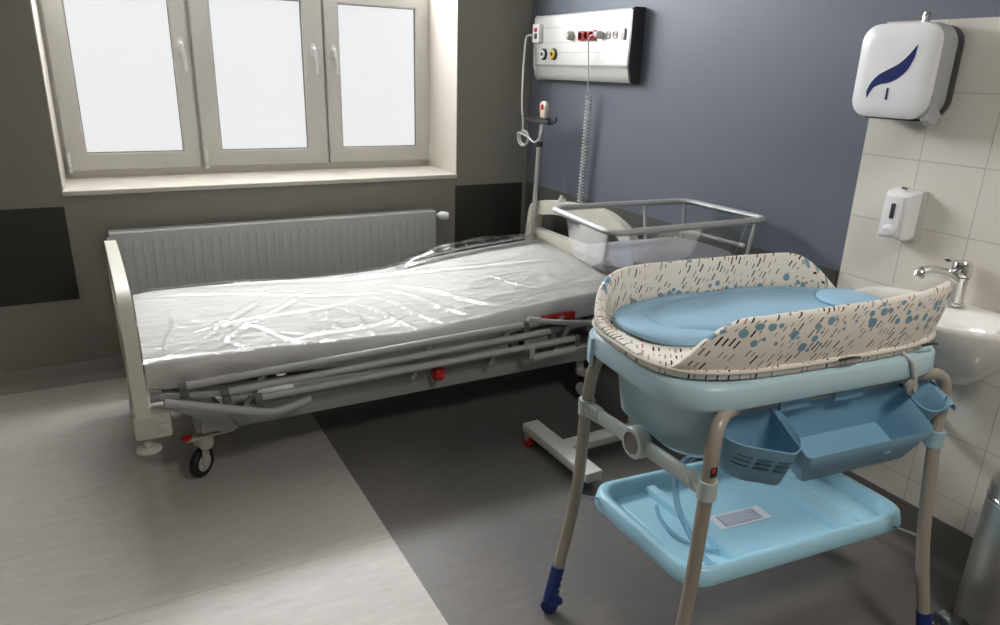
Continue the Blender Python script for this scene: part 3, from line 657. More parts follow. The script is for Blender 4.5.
bm = B(); bar(bm, (1.443, 2.30, .068), (1.452, 1.845, .068), .075, .038, bev=.004); bar(bm, (1.99, 2.30, .068), (2.00, 1.845, .068), .075, .038, bev=.004); bar(bm, (1.46, 2.09, .062), (1.99, 2.09, .062), .07, .032, bev=.004); obj('stand_base', bm, M['cotbase'], cot)
for x, y in ((1.41, 2.26), (1.415, 1.90), (2.02, 2.26), (2.03, 1.90)):
    bm = B(); tube(bm, [(x, y, .025), (x, y, .06)], .009, 8, False); lathe(bm, [(.016, -.012), (.016, .012)], (x, y, .04), (1, 0, 0), 14); f = obj('caster', bm, M['tubegrey'], cot)
    bm = B(); lathe(bm, [(.016, -.010), (.0245, -.009), (.0245, .009), (.016, .010)], (x, y - .006, .0245), (1, .15, 0), 20); obj('wheel', bm, M['black'] if y < 2 or x > 2 else M['red'], f)
bm = B(); rings = []
for ins, z in ((.10, .803), (.065, .808), (.052, .825), (.054, .85), (.08, .862), (.15, .866)): rings.append(cotring(ins, z, .07))
loft(bm, rings); tag(obj('cot_mattress', bm, M['cotmat']), 'thin pale grey mattress lying inside the clear cot', 'mattress')

# ------------------------------------------------------------ bath and changing table
TH_ = math.radians(-6); TC = V((1.435, 1.165)); cu = V((math.cos(TH_), math.sin(TH_))); cv = V((-math.sin(TH_), math.cos(TH_)))
def T(u, w, z): p = TC + cu*u + cv*w; return V((p.x, p.y, z))
tab = thing('changing_table', (TC.x, TC.y, 0), 'pale blue baby bath and changing table with taupe tube legs', 'changing table', TH_)
LG = dict(LB=[(.974, 1.396, .045), (1.052, 1.415, .36), (1.066, 1.415, .64), (1.072, 1.40, .76), (1.10, 1.385, .80), (1.18, 1.36, .785)],
          LF=[(1.035, .96, .045), (1.079, .976, .34), (1.073, .962, .64), (1.080, .967, .755), (1.125, .990, .795), (1.215, 1.02, .785)],
          RF=[(1.79, .775, .045), (1.800, .850, .33), (1.825, .90, .62), (1.845, .915, .74), (1.815, .93, .79), (1.72, .965, .785)],
          RB=[(1.915, 1.27, .045), (1.85, 1.30, .34), (1.84, 1.32, .62), (1.835, 1.325, .74), (1.79, 1.33, .79), (1.70, 1.335, .785)])
for a, b_ in (('LF', 'RF'), ('LB', 'RB')): obj('top_rail', mk(tube, [LG[a][-1], LG[b_][-1]], .0165, 14, False), M['leg'], tab)
for k, P in LG.items():
    bm = B(); tube(bm, P, .0165, 16, n=8); lg = obj('leg', bm, M['leg'], tab)
    d = (V(P[1]) - V(P[0])).normalized(); a = V(P[0]); bm = B()
    tube(bm, [a - d*.006, a + d*.10], lambda t: .0195 + .002*(1 - t), 16, False); ft = obj('foot_sleeve', bm, M['navy'], lg, label='navy blue foot sleeve')
    bm = B(); lathe(bm, [(.022, -.016), (.024, -.012), (.024, .012), (.022, .016)], (P[0][0] - .004, P[0][1] - .004, .024), (.8, .6, 0), 20)
    if k == 'RF' or k == 'LB': box(bm, P[0][0] - .012, P[0][0] + .026, P[0][1] - .028, P[0][1] - .008, .03, .05, .005)
    obj('castor', bm, M['navy'], ft)
    for q in (.04, .06, .08): c_ = a + d*q + V((.006, -.0205, 0)); obj('peg_hole', mk(lathe, [(.0025, 0), (.0025, .002)], c_, (.2, -1, 0), 8), M['white'], ft)
    jz = V(P[2]); bm = B(); tube(bm, [jz - V((0, 0, .025)), jz + V((0, 0, .02))], .0225, 18, False)
    s = -1 if P[2][1] > 1.16 else 1; box(bm, jz.x - .012, jz.x + .012, jz.y + (.01 if s > 0 else -.065), jz.y + (.065 if s > 0 else -.01), jz.z - .024, jz.z + .016, .005)
    cl = obj('leg_clamp', bm, M['bar'] if 'L' == k[0] else M['tub'], lg)
    for q in (.02, .045): obj('screw', mk(lathe, [(.005, 0), (.005, .003)], (jz.x - .0125, jz.y + s*q, jz.z - .002), (-1, 0, 0), 12), M['steel'], cl)
bm = B(); box(bm, 1.060, 1.078, .9445, .948, .676, .70, .001); so = obj('warning_sticker', bm, M['black'], tab)
bm = B(); box(bm, 1.062, 1.071, .9437, .9447, .688, .698); obj('red_print', bm, M['red'], so)
def side_bar(A, Bp, mat1):
    A, Bp = V(A), V(Bp); bm = B(); bar(bm, A, Bp, .020, .038, bev=.006); o = obj('side_bar', bm, M[mat1], tab)
    m = A.lerp(Bp, .47); bm = B(); lathe(bm, [(.037, -.018), (.042, -.012), (.042, .014), (.038, .019), (.029, .020), (.029, .012)], m, (-1, .03, 0), 32); k = obj('hinge_disc', bm, M['bar'], o)
    bm = B(); lathe(bm, [(.028, 0), (.028, .004), (.026, .005)], m + V((-.013, 0, 0)), (-1, .03, 0), 28); obj('disc_inlay', bm, M['brown'], k, label='brown oval inlay')
side_bar((1.066, 1.375, .635), (1.070, 1.0, .638), 'bar'); side_bar((1.84, 1.29, .62), (1.828, .94, .62), 'bar')
# tub
def tr(a, b_, r, z, n=8, cu_=.02, cw=.035): return [T(x + cu_, y + cw, z) for x, y in ring_pts(a, b_, r, n)]
bm = B(); loft(bm, [tr(.415, .235, .12, .800), tr(.425, .245, .13, .802), tr(.428, .248, .13, .812), tr(.425, .245, .13, .850), tr(.418, .238, .13, .862), tr(.395, .215, .12, .862), tr(.38, .20, .12, .845), tr(.35, .18, .11, .65), tr(.25, .12, .1, .635)], False, True)
loft(bm, [tr(.415, .235, .12, .800), tr(.375, .205, .12, .800), tr(.36, .19, .12, .74), tr(.335, .165, .11, .64), tr(.31, .145, .10, .615), tr(.22, .10, .09, .610)], False, True)
tubo = obj('bath_tub', bm, M['mint'], tab, angle=60, label='pale mint-blue bath tub')
bm = B()     # skirt lip segments on the rim at the left end
for (a0, a1) in ((.20, .235), ):
    pass
rimseg = ring_pts(.431, .251, .13, 8)
def lip(i0, i1):
    bm = B(); rr = [rimseg[i % len(rimseg)] for i in range(i0, i1)]
    rings = []
    for x, y in rr:
        s = 1.0; rings.append([T(.02 + x*k, .035 + y*k, z) for k, z in ((.985, .848), (1.004, .846), (1.008, .80), (1.006, .775), (.995, .768), (.985, .775))])
    loft(bm, rings); return bm
obj('rim_skirt', lip(10, 17), M['mint'], tubo)
bm = B(); lathe(bm, [(.03, 0), (.032, -.008), (.018, -.03), (.012, -.034)], T(-.15, -.03, .612)); obj('drain', bm, M['tub'], tubo)
bm = B(); tube(bm, [T(-.15, -.03, .585), T(-.20, -.02, .57), T(-.235, -.01, .53), T(-.24, -.03, .44), T(-.215, -.09, .35), T(-.19, -.125, .31), T(-.16, -.13, .30)], .0085, 12); obj('drain_hose', bm, M['hose'], tab, label='clear plastic drain hose')
# lower tray
tc = V((1.536, 1.222)); tu = V((.9952, -.098)); tv = V((.02, .9998))
def TT(u, w, z): p = tc + tu*u + tv*w; return V((p.x, p.y, z))
def ttr(a, b_, r, z, n=8, c=(0, 0)): return [TT(x + c[0], y + c[1], z) for x, y in ring_pts(a, b_, r, n)]
bm = B(); tube(bm, [TT(-.285, .05, .335), TT(-.29, .02, .31), TT(-.285, -.04, .291), TT(-.26, -.10, .289), TT(-.22, -.14, .289)], .006, 10); obj('hose_end', bm, M['hose'], tab)
bm = B(); zz = .325
loft(bm, [ttr(.378, .215, .06, zz - .048), ttr(.398, .230, .075, zz - .048), ttr(.400, .232, .075, zz - .04), ttr(.393, .228, .075, zz - .006), ttr(.385, .22, .075, zz), ttr(.373, .208, .07, zz - .002), ttr(.361, .197, .06, zz - .012), ttr(.351, .187, .05, zz - .04), ttr(.30, .165, .04, zz - .043)], True, True)
tray = obj('shelf_tray', bm, M['tray'], tab, angle=60, label='light blue moulded lower tray')
def ridge_bar(u0, u1, w0, w1, z0, z1):
    bm = B(); s = .006
    loft(bm, [[TT(a, b_, z) for a, b_ in ((u0 - e, w0 - e), (u1 + e, w0 - e), (u1 + e, w1 + e), (u0 - e, w1 + e))] for z, e in ((z0, s), (z1 - .003, .001), (z1, -.002))], False, True); return bm
zf = zz - .043
for (u0, u1) in ((-.215, -.185), (.165, .20), ):
    obj('tray_ridge', ridge_bar(u0, u1, -.186, .186, zf, zf + .022), M['tray'], tray)
obj('tray_ridge', ridge_bar(-.325, -.215, -.186, .186, zf - .001, zf + .003), M['tray'], tray)
obj('tray_ridge', ridge_bar(.255, .262, -.186, .186, zf, zf + .012), M['tray'], tray)
obj('tray_ridge', ridge_bar(.20, .255, -.186, .186, zf, zf + .008), M['tray'], tray)
bm = B(); q = [(-.135, -.055), (.045, -.060), (.05, .005), (-.13, .010)]
loft(bm, [[TT(a, b_, zf + e) for a, b_ in q] for e in (.0002, .0012)]); lab = obj('paper_label', bm, M['paper'], tray, label='white paper label')
bm = B(); q = [(-.115, -.048), (.020, -.051), (.024, -.002), (-.11, .002)]
loft(bm, [[TT(a, b_, zf + e) for a, b_ in q] for e in (.0012, .0016)]); obj('print_block', bm, M['ink'], lab)
bm = B()
for k in range(9):
    w = -.043 + k*.005; u1 = .012 - (k % 3)*.010
    loft(bm, [[TT(a, b_, zf + e) for a, b_ in ((-.105, w), (u1, w), (u1, w + .0016), (-.105, w + .0016))] for e in (.0016, .002)])
obj('text_line', bm, M['paper'], lab)
bm = B()
loft(bm, [[TT(a, b_, z) for a, b_ in ((-.04, -.215), (.09, -.215), (.09, -.19), (-.04, -.19))] for z in (zz - .062, zz - .047)]); obj('tray_clip', bm, M['tray'], tray)
bm = B(); tube(bm, [LG['LF'][1], TT(-.33, -.19, zz - .052), TT(.34, -.19, zz - .052), (1.80, .87, .34)], .0042, 8, False)
tube(bm, [LG['LB'][1], TT(-.33, .19, zz - .052), TT(.34, .19, zz - .052), LG['RB'][1]], .0042, 8, False); obj('support_wire', bm, M['tubegrey'], tab)
# organizer: three bins hooked on the front bar, leaning forward
def O(u, d, h):      # u along, d outwards from the back plate, h up from the bottom; tips forwards
    a = math.radians(26); return T(u, -.158 - d*math.cos(a) - h*.06, .655 + h - d*math.sin(a))
org = B(); 
def binmesh(bot, top, t=.0035, hook=None):
    n = len(bot); cxb = sum(p[0] for p in bot)/n; cdb = sum(p[1] for p in bot)/n
    def ins(pts, t):
        cx = sum(p[0] for p in pts)/len(pts); cd = sum(p[1] for p in pts)/len(pts); o = []
        for p in pts:
            v = V((p[0] - cx, p[1] - cd)); L = v.length; v = v*(max(L - t, .001)/L); o.append((cx + v.x, cd + v.y, p[2]))
        return o
    bm = B(); mid = [tuple(b_[k]*.5 + t_[k]*.5 for k in range(3)) for b_, t_ in zip(bot, top)]
    flo = ins([(b_[0], b_[1], b_[2] + t*1.5) for b_ in bot], t*2)
    rings = [[O(*p) for p in ins(bot, .008)], [O(p[0], p[1], p[2] + .006) for p in bot], [O(*p) for p in mid], [O(*p) for p in top], [O(p[0], p[1], p[2] + .002) for p in ins(top, t*.5)], [O(*p) for p in ins(top, t)], [O(*p) for p in ins(mid, t)], [O(*p) for p in ins(flo, -t*.5)], [O(*p) for p in ins(flo, .004)]]
    loft(bm, rings); return bm
def bin_ring(a, b_, r, cu_, h, wave=0, n=6, front=1.0, skew=0):
    out = []
    for x, y in ring_pts(a, b_, r, n):
        d = b_ - y   # 0 at the back, 2b at the front
        d *= 1 - skew*max(0, (a - x)/(2*a) - .25)/.75
        x2 = x*(1 - (1 - front)*(d/(2*b_))); out.append((cu_ + x2, d, h + wave*(d/(2*b_))))
    return out
og = obj('organizer', mk(lambda bm: (loft(bm, [[O(u, dd, h) for u, h in ((-.25, .02), (.36, .02), (.38, .12), (-.28, .12))] for dd in (-.006, .0)]), [loft(bm, [[T(u + e, w, z) for w, z in ((-.19, .765), (-.19, .80), (-.16, .815), (-.16, .808), (-.182, .796), (-.182, .765))] for e in (0, .09)]) for u in (-.11, .06)])), M['org'], tab, label='mid-blue hanging organizer with three bins')
bm = binmesh(bin_ring(.074, .054, .042, -.188, .0, 0, skew=.42), bin_ring(.098, .072, .055, -.205, .125, .0, skew=.42)); b1 = obj('organizer_bin', bm, M['org'], og, label='left rounded bin with drain slots')
bm = binmesh(bin_ring(.178, .056, .012, .09, .0, 0, front=.97), bin_ring(.208, .078, .014, .080, .125, -.008, front=.98)); b2 = obj('organizer_bin', bm, M['org'], og, label='large square middle bin')
bm = binmesh(bin_ring(.038, .035, .03, .335, .03, 0), bin_ring(.050, .055, .042, .342, .125, -.005)); b3 = obj('organizer_bin', bm, M['org'], og, label='small right bin with a hook lip')
# slots in the rounded bin: short dark grooves following its front
bm = B()
for r_ in range(3):
    for c_ in range(3):
        u = -.268 + c_*.044; h = .096 - r_*.017; k = (h)/.125
        def fr(u_):
            a = .074 + .024*k; bb = .054 + .018*k; x = (u_ + .188 + .017*k)/a; x = max(-.98, min(.98, x)); return (2*bb - (bb - bb*min(1, math.sqrt(max(0, 1 - abs(x)**3.2)))))*(1 - .42*max(0, (1 - x)/2 - .25)/.75) + .001
        tube(bm, [O(u_, fr(u_), h + (-.005)*k) for u_ in (u, u + .008, u + .016, u + .024, u + .032)], .0026, 6)
obj('drain_slot', bm, M['orgd'], b1)
bm = B(); tube(bm, [O(.16 + .012*math.cos(a), .1345, .064 + .007*math.sin(a)) for a in [k*PI/6 for k in range(13)]], .0016, 6); tube(bm, [O(.145, .1335, .058), O(.16, .1345, .064), O(.178, .1355, .072)], .0016, 6); obj('embossed_leaf', bm, M['org'], b2)
bm = B(); tube(bm, [O(.38, .095, .118), O(.392, .09, .128), O(.406, .08, .122), O(.406, .065, .105)], .004, 8); rings = []
for t in range(13):
    a = -.3 + t/12*3.6; rings.append([O(.408 + rr*math.cos(a), dd, .098 + rr*math.sin(a)*1.0) for rr, dd in ((.019, .015), (.016, .015), (.016, .095), (.019, .095))])
loft(bm, rings); obj('hook_lip', bm, M['org'], b3)
bm = B(); loft(bm, [[T(u, w, z) for u, z in ((-.26, .70), (-.04, .73), (-.04, .80), (-.26, .80))] for w in (-.150, -.147)]); obj('mesh_pocket', bm, M['netting'], tab, label='dark striped mesh behind the bins')
# rim catch at the right
bm = B(); tube(bm, [T(.255, -.195, .868), T(.27, -.215, .85), T(.282, -.222, .81), T(.292, -.218, .775)], .006, 10, flat=1.0)
obj('pad_strap', bm, M['whited'], tab)
bm = B(); lathe(bm, [(.02, 0), (.02, .008), (.012, .012)], T(.272, -.222, .785), (-.1, -1, .1), 20); cc = obj('catch', bm, M['aluedge'], tab, label='grey swivel catch')
bm = B(); lathe(bm, [(.007, 0), (.007, .003)], T(.271, -.235, .785), (-.1, -1, .1), 12); obj('screw', bm, M['steel'], cc)

# ------------------------------------------------------------ changing pad on the table
pad = thing('changing_pad', T(0, 0, .865), 'cream changing pad with dashes and blue dots, raised sides, light blue liner', 'changing pad', TH_)
def sup(phi, a, b_, n=3.6):
    c, s = math.cos(phi), math.sin(phi); return (a*math.copysign(abs(c)**(2/n), c), b_*math.copysign(abs(s)**(2/n), s))
PA, PB, PCU, PCW = .450, .252, .033, .048
def uvmesh(grid, uvs, close=False):
    bm = B(); uvl = bm.loops.layers.uv.new('UVMap'); G = [[bm.verts.new(p) for p in r] for r in grid]
    for i in range(len(G) - 1):
        for j in range(len(G[0]) - 1):
            f = bm.faces.new((G[i][j], G[i+1][j], G[i+1][j+1], G[i][j+1]))
            for lp, (a, b_) in zip(f.loops, ((i, j), (i+1, j), (i+1, j+1), (i, j+1))): lp[uvl].uv = uvs[a][b_]
    return bm
# base cushion
NP = 96; g_, uvs = [], []
for i in range(NP + 1):
    phi = 2*PI*i/NP; row, ur = [], []
    for k, z in ((.93, .863), (.99, .866), (1.0, .876), (.99, .888), (.96, .893), (.9, .893), (.7, .898), (.4, .902), (.0, .903)):
        x, y = sup(phi, PA, PB); row.append(T(PCU + x*k, PCW + y*k, z)); ur.append((x*k, y*k - (.3 if True else 0) + .22 + (-.0)))
    g_.append(row); uvs.append(ur)
bm = uvmesh(g_, uvs); bmesh.ops.remove_doubles(bm, verts=bm.verts, dist=1e-5); obj('pad_base', bm, M['pad'], pad, angle=180)
bm = B(); pts = [sup(2*PI*i/NP, PA*1.004, PB*1.006) for i in range(NP)]; rings = []
for i in range(NP + 1):
    x, y = pts[i % NP]; x2, y2 = pts[(i+1) % NP]; t = V((x2 - x, y2 - y, 0)).normalized(); nn = V((t.y, -t.x, 0)); rings.append([T(PCU + x + nn.x*.004*math.cos(a), PCW + y + nn.y*.004*math.cos(a), .884 + .004*math.sin(a)) for a in [k*PI/3 for k in range(6)]])
loft(bm, rings, False, False); obj('piping', bm, M['piping'], pad)
def sst(a, b_, x): t = max(0, min(1, (x - a)/(b_ - a))); return t*t*(3 - 2*t)
def bumper(p0, p1, hf, lean, nseg=110, t=.022):
    g_, uvs = [], []; sacc = 0; prev = None
    for i in range(nseg + 1):
        phi = math.radians(p0 + (p1 - p0)*i/nseg); h = max(.002, hf(i/nseg))
        x, y = sup(phi, PA - .006, PB - .006); e = 1e-3; xa, ya = sup(phi + e, PA, PB); xb, yb = sup(phi - e, PA, PB)
        tn = V((xa - xb, ya - yb)).normalized(); nn = V((tn.y, -tn.x))
        if nn.dot(V((x, y))) < 0: nn = -nn
        if prev: sacc += math.hypot(x - prev[0], y - prev[1])
        prev = (x, y); row, ur = [], []; tt = min(t, .006 + h*.35)
        prof = [(0, 0, 0)] + [(lean*h*q + .006*math.sin(PI*q), h*q, h*q) for q in (.12, .25, .4, .55, .7, .85)]
        oc = lean*h; R = tt/2
        prof += [(oc - R + R*math.cos(a) , h - R + R*math.sin(a) , h + R*a) for a in [k*PI/8 for k in range(1, 8)]] if h > .02 else [(-R*.3*k, h, h) for k in range(1, 8)]
        prof += [(lean*h*q - tt - .003*math.sin(PI*q), h*q*.98, h*(2 - q) + tt) for q in (.85, .7, .55, .4, .25, .12, 0)]
        wav = .0015*math.sin(sacc*40)
        for d, z, v in prof:
            row.append(T(PCU + x + nn.x*(d + wav), PCW + y + nn.y*(d + wav), .884 + z)); ur.append((sacc, v if v <= h*1.1 else v))
        g_.append(row); uvs.append(ur)
    bm = uvmesh(g_, uvs)
    return bm
far_h = lambda q: .133*sst(0, .24, q)*(1 - sst(.86, 1.0, q)**1.5) + .0
obj('pad_side', bumper(22, 188, lambda q: .120*(abs(sst(-.02, .26, q))**.7)*(1 - .93*sst(.56, 1.0, q)) , .12), M['pad'], pad, angle=70)
obj('pad_side', bumper(206, 340, lambda q: (.13*sst(.0, .30, q)**.75 + .02*sst(.2, .8, q))*math.sqrt(max(0, 1 - max(0, (q - .78)/.22)**2.2)), .16), M['pad'], pad, angle=70)
# liner: soft blue mat with an inner seam
LA, LBb = .40, .185
def lin(phi, k, z): x, y = sup(phi, LA, LBb, 2.7); return T(.025 + x*k, .088 + y*k, z)
bm = B(); rings = []
for k, z in ((.97, .894), (1.0, .899), (1.0, .907), (.985, .913), (.9, .916), (.78, .917), (.755, .908), (.73, .9165), (.6, .920), (.35, .922), (.1, .923)):
    rings.append([lin(2*PI*i/NP, k, z + .007*noise.noise(lin(2*PI*i/NP, k, 0)*7)) for i in range(NP)])
loft(bm, rings); ln = obj('liner', bm, M['liner'], pad, angle=180, label='light blue soft liner')
bm = B(); tube(bm, [lin(2*PI*i/60 + .6, .80, .9165) for i in range(52)], .0016, 6, n=2); obj('seam', bm, M['hem'], ln)
bm = B(); loft(bm, [[T(.335 + .085*r_*math.cos(a), PCW + .12*r_*math.sin(a)*.8, z) for a in [2*PI*k/32 for k in range(32)]] for r_, z in ((1.0, .919), (1.0, .924), (.93, .931), (.7, .935), (.2, .937))]); obj('head_cushion', bm, M['liner'], ln)
bm = B(); p = T(.03, -.262, .893)
tube(bm, [T(.02, -.214, .888), T(.05, -.222, .893), T(.085, -.214, .886)], .0035, 8); tube(bm, [T(.30, -.210, .888), T(.33, -.216, .892), T(.36, -.206, .884)], .0035, 8); bm.free()
for c_ in ([T(.02, -.214, .888), T(.05, -.222, .893), T(.085, -.214, .886)], [T(.30, -.210, .888), T(.33, -.216, .892), T(.36, -.206, .884)]): obj('tie_cord', mk(tube, c_, .0035, 8), M['dark'], pad)

# ------------------------------------------------------------ dispensers
SX = WX - .015
td = thing('towel_dispenser', (SX, 1.40, 1.54), 'white paper towel dispenser with dark blue swoosh emblem', 'paper towel dispenser')
tilt = .0
def TDq(u, h, d): return V((SX - d*.66, 1.405 - u, 1.534 + h))      # u to the right in view, h up, d outwards
def rr(a, b_, r, d, cu_=0, ch=0, n=7): return [TDq(x + cu_, y + ch, d) for x, y in ring_pts(a, b_, r, n)]
bm = B(); loft(bm, [rr(.118, .128, .055, -.0005), rr(.122, .132, .055, .01), rr(.122, .132, .055, .05), rr(.116, .126, .055, .07)]); bk = obj('back_shell', bm, M['dark'], td, label='dark grey back shell')
bm = B(); loft(bm, [rr(.118, .128, .055, .045), rr(.124, .134, .055, .07), rr(.126, .136, .052, .11), rr(.124, .134, .052, .15), rr(.118, .128, .052, .168)]); sd = obj('side_shell', bm, mat('mid_grey_plastic', (.36, .37, .38), .35), td, label='mid grey side shell')
bm = B(); loft(bm, [rr(.119, .131, .052, .155, n=9), rr(.123, .135, .052, .172, n=9), rr(.121, .133, .052, .190, n=9), rr(.110, .122, .048, .200, n=9), rr(.085, .097, .04, .204, n=9), rr(.04, .05, .03, .206, n=9)]); fc = obj('front_cover', bm, M['white'], td, label='glossy white front cover')
# swoosh outline (u,h)
up_ = [(-.070, -.060), (-.060, -.035), (-.040, -.012), (-.012, .004), (.018, .020), (.042, .042), (.066, .074)]
lo_ = [(.064, .040), (.050, .006), (.028, -.018), (.0, -.032), (-.028, -.038), (-.050, -.050), (-.066, -.080)]
ol = [(p.x, p.y) for p in smooth_path([(a, b_, 0) for a, b_ in up_], 4)] + [(p.x, p.y) for p in smooth_path([(a, b_, 0) for a, b_ in lo_], 4)]
nh = len(ol)//2; bm = B(); A_ = ol[:nh]; Bq = list(reversed(ol[nh:]))
def dz(u, h): m = max(abs(u)/.11, abs(h)/.122); return .2065 if m < .4 else .2065 - .006*((m - .4)/.6)**1.5
G = [[bm.verts.new(TDq(p[0]*(1-t) + q[0]*t, p[1]*(1-t) + q[1]*t, dz(p[0], p[1]) + .0008)) for t in (0, .5, 1)] for p, q in zip(A_, Bq)]
for a, b_ in zip(G, G[1:]):
    for j in range(2): bm.faces.new((a[j], a[j+1], b_[j+1], b_[j]))
r_ = bmesh.ops.extrude_face_region(bm, geom=list(bm.faces)); bmesh.ops.translate(bm, verts=[v for v in r_['geom'] if isinstance(v, bmesh.types.BMVert)], vec=(.003, 0, 0))
obj('swoosh_emblem', bm, M['navy2'], fc)
bm = B(); box(bm, SX - .1378, SX - .134, 1.403, 1.409, 1.534 - .082, 1.534 - .048, .0015); obj('level_slot', bm, M['navy2'], fc)
bm = B(); prism(bm, [(SX - .118, 1.40), (SX - .10, 1.388), (SX - .055, 1.382), (SX - .04, 1.395), (SX - .05, 1.41), (SX - .09, 1.45), (SX - .112, 1.47)], 'y', 1.276, 1.30, .004); lathe(bm, [(.010, 0), (.010, .003)], (SX - .058, 1.276, 1.398), (0, -1, 0)); obj('side_latch', bm, sd.data.materials[0], sd)
bm = B(); box(bm, SX - .10, SX - .02, 1.32, 1.49, 1.394, 1.402, .002); obj('paper_slot', bm, M['dark'], td)
bm = B(); box(bm, SX - .06, SX - .045, 1.374, 1.392, 1.662, 1.695, .004); box(bm, SX - .063, SX - .042, 1.378, 1.388, 1.69, 1.702, .003); obj('lock_key', bm, M['steel'], td)
sp = thing('soap_dispenser', (SX, 1.346, 1.1), 'small white soap dispenser above the tap', 'soap dispenser')
bm = B(); box(bm, SX - .012, SX, 1.291, 1.401, 1.03, 1.185, .004); obj('back_plate', bm, M['whited'], sp)
bm = B(); loft(bm, [[(SX - d, 1.348 + y, z) for y, z in q] for d, q in ((.008, [(-.046, 1.035), (.046, 1.035), (.046, 1.185), (-.046, 1.185)]), (.052, [(-.046, 1.028), (.046, 1.028), (.044, 1.178), (-.044, 1.178)]), (.070, [(-.04, 1.035), (.04, 1.035), (.038, 1.17), (-.038, 1.17)]))])
sb = obj('body', bm, M['white'], sp); bv = sb.modifiers.new('edge', 'BEVEL'); bv.width = .006; bv.segments = 3
bm = B(); box(bm, SX - .076, SX - .064, 1.321, 1.376, 1.04, 1.165, .004); obj('front_rib', bm, M['white'], sp)
bm = B(); box(bm, SX - .0785, SX - .072, 1.342, 1.356, 1.095, 1.143, .002); obj('level_window', bm, M['dark'], sp)
bm = B(); lathe(bm, [(.02, 0), (.020, .014), (.012, .022)], (SX - .070, 1.348, 1.058), (-1, 0, -.15), 20); obj('push_button', bm, M['white'], sp)
bm = B(); box(bm, SX - .045, SX - .025, 1.336, 1.356, 1.185, 1.193, .002); obj('key_slot', bm, M['chrome'], sp)

# ------------------------------------------------------------ sink and tap
sk = thing('wash_basin', (SX - .2, 1.08, .7), 'white ceramic wash basin on the tiled wall behind the changing table', 'sink')
SCY = 1.12
def sr(ax, ay, cx, z, n=40, e=2.6):
    out = []
    for k in range(n):
        a = 2*PI*k/n; c, s = math.cos(a), math.sin(a); x = cx - ax*math.copysign(abs(c)**(2/e), c); y = SCY + ay*math.copysign(abs(s)**(2/e), s)
        out.append((min(x, SX - .001), y, z))
    return out
bm = B(); loft(bm, [sr(.07, .09, SX - .10, .665), sr(.10, .15, SX - .11, .69), sr(.135, .205, SX - .135, .76), sr(.145, .228, SX - .143, .83), sr(.149, .235, SX - .147, .86), sr(.148, .233, SX - .147, .873), sr(.142, .226, SX - .146, .878), sr(.134, .217, SX - .146, .876),
    sr(.095, .185, SX - .175, .865), sr(.085, .17, SX - .178, .83), sr(.065, .13, SX - .178, .765), sr(.03, .04, SX - .17, .75)])
basin_ = obj('basin', bm, M['ceramic'], sk, angle=70)
bm = B(); tube(bm, [(SX - .10, SCY, .67), (SX - .10, SCY, .55), (SX - .08, SCY, .50), (SX, SCY, .50)], .018, 14); obj('waste_pipe', bm, M['chrome'], sk)
bm = B(); fx = SX - .045; lathe(bm, [(.030, 0), (.030, .006), (.025, .01), (.024, .075), (.026, .085)], (fx, SCY, .876), seg=24)
tube(bm, [(fx, SCY, .945), (fx - .05, SCY + .01, .972), (fx - .10, SCY + .02, .985), (fx - .145, SCY + .03, .985), (fx - .158, SCY + .032, .970)], lambda t: .019 - .004*t, 14, flat=.8); fa = obj('tap', bm, M['chrome'], sk, label='chrome mixer tap')
bm = B(); lathe(bm, [(.026, 0), (.028, .006), (.028, .036), (.022, .046), (.006, .05)], (fx, SCY, .963), (.05, 0, 1), 24); tube(bm, [(fx, SCY, 1.003), (fx - .04, SCY, 1.012), (fx - .085, SCY, 1.02)], lambda t: .006 - .002*t, 10, flat=2.2, up=(0, 0, 1)); obj('lever', bm, M['chrome'], fa)

# ------------------------------------------------------------ pedal bin
pbx, pby, pr_ = 2.085, .735, .112
pb_ = thing('pedal_bin', (pbx, pby, 0), 'round brushed steel pedal bin beside the tiled wall', 'bin')
bm = B(); lathe(bm, [(pr_*.98, .02), (pr_, .024), (pr_, .425), (pr_*.985, .428)], (pbx, pby, 0), seg=48); bd = obj('body', bm, M['steel'], pb_)
bm = B(); lathe(bm, [(pr_*.96, 0), (pr_*1.02, .002), (pr_*1.02, .02), (pr_*.96, .022)], (pbx, pby, 0), seg=48); obj('base_ring', bm, M['black'], pb_)
bm = B(); lathe(bm, [(pr_*.99, .428), (pr_*1.015, .43), (pr_*1.015, .438), (pr_*.985, .442), (pr_*.99, .444)], (pbx, pby, 0), seg=48); obj('rim_band', bm, M['chrome'], pb_)
bm = B(); lathe(bm, [(pr_*1.0, .444), (pr_*1.0, .465), (pr_*.97, .476), (pr_*.8, .484), (pr_*.4, .489), (.001, .49)], (pbx, pby, 0), seg=48); obj('lid', bm, M['steel'], pb_)
dv_ = V((-.93, .36, 0)).normalized(); pv = V((-dv_.y, dv_.x, 0)); c_ = V((pbx, pby, 0)) + dv_*pr_
bm = B(); rings = []
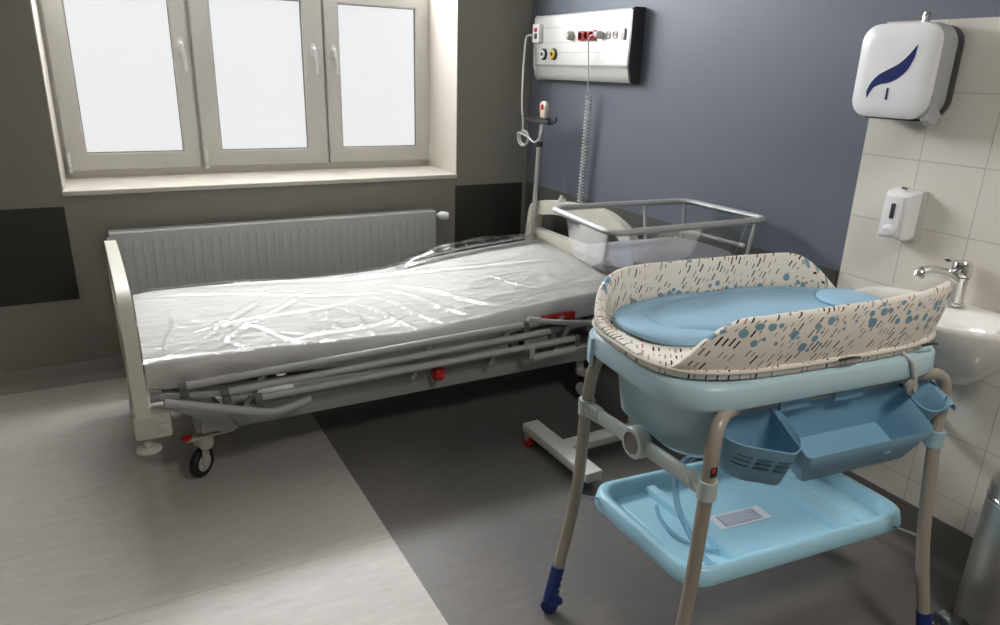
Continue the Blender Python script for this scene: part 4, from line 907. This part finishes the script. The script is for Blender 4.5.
for t, w, z in ((-.02, .012, .045), (.02, .020, .052), (.045, .032, .062), (.068, .036, .054), (.080, .030, .040)):
    p = c_ + dv_*t; rings.append([p + pv*a + V((0, 0, z + b_)) for a, b_ in ((w, 0), (w, .007), (0, .011), (-w, .007), (-w, 0), (0, -.002))])
loft(bm, rings); obj('pedal', bm, mat('dark_chrome', (.30, .30, .30), .18, 1.0), pb_)
bm = B(); bar(bm, c_ + V((0, 0, .012)), c_ + dv_*.06 + V((0, 0, .010)), .04, .012, bev=.004); obj('pedal_foot', bm, M['black'], pb_)

# ------------------------------------------------------------ added ceiling fill light behind the camera, world, camera
cl = thing('ceiling_fill', (1.3, -.3, ZC), 'square fill light panel added unseen above and behind the viewer', 'fill light')
bm = B(); box(bm, 1.0, 1.6, -.6, 0, ZC - .03, ZC, .004); obj('housing', bm, M['white'], cl)
obj('fill_diffuser', mk(box, 1.02, 1.58, -.58, -.02, ZC - .034, ZC - .029), emis('fill_glow', (1.0, .955, .89), 30.0), cl)  # added fill, out of view, lifts the table front and tiles
w = bpy.data.worlds.new('World'); S.world = w; w.use_nodes = True
w.node_tree.nodes['Background'].inputs[0].default_value = (.75, .85, 1, 1); w.node_tree.nodes['Background'].inputs[1].default_value = .3
cam = bpy.data.cameras.new('camera'); co = bpy.data.objects.new('camera', cam); COL.objects.link(co)
yaw, pit, rol = 0.50686, 0.32903, -0.03097
f = V((math.sin(yaw)*math.cos(pit), math.cos(yaw)*math.cos(pit), -math.sin(pit))); r = V((math.cos(yaw), -math.sin(yaw), 0)); d = f.cross(r)
r2 = r*math.cos(rol) + d*math.sin(rol); d2 = -r*math.sin(rol) + d*math.cos(rol)
Mx = Matrix((( r2.x, -d2.x, -f.x, 0), (r2.y, -d2.y, -f.y, 0), (r2.z, -d2.z, -f.z, 1.5), (0, 0, 0, 1)))
co.matrix_world = Mx
cam.sensor_width = 36; cam.lens = 706.87*36/1000; cam.clip_start = .05
S.camera = co
S.view_settings.view_transform = 'Standard'; S.view_settings.look = 'None'; S.view_settings.gamma = 1; S.view_settings.use_curve_mapping = False
S.view_settings.exposure = 0.0
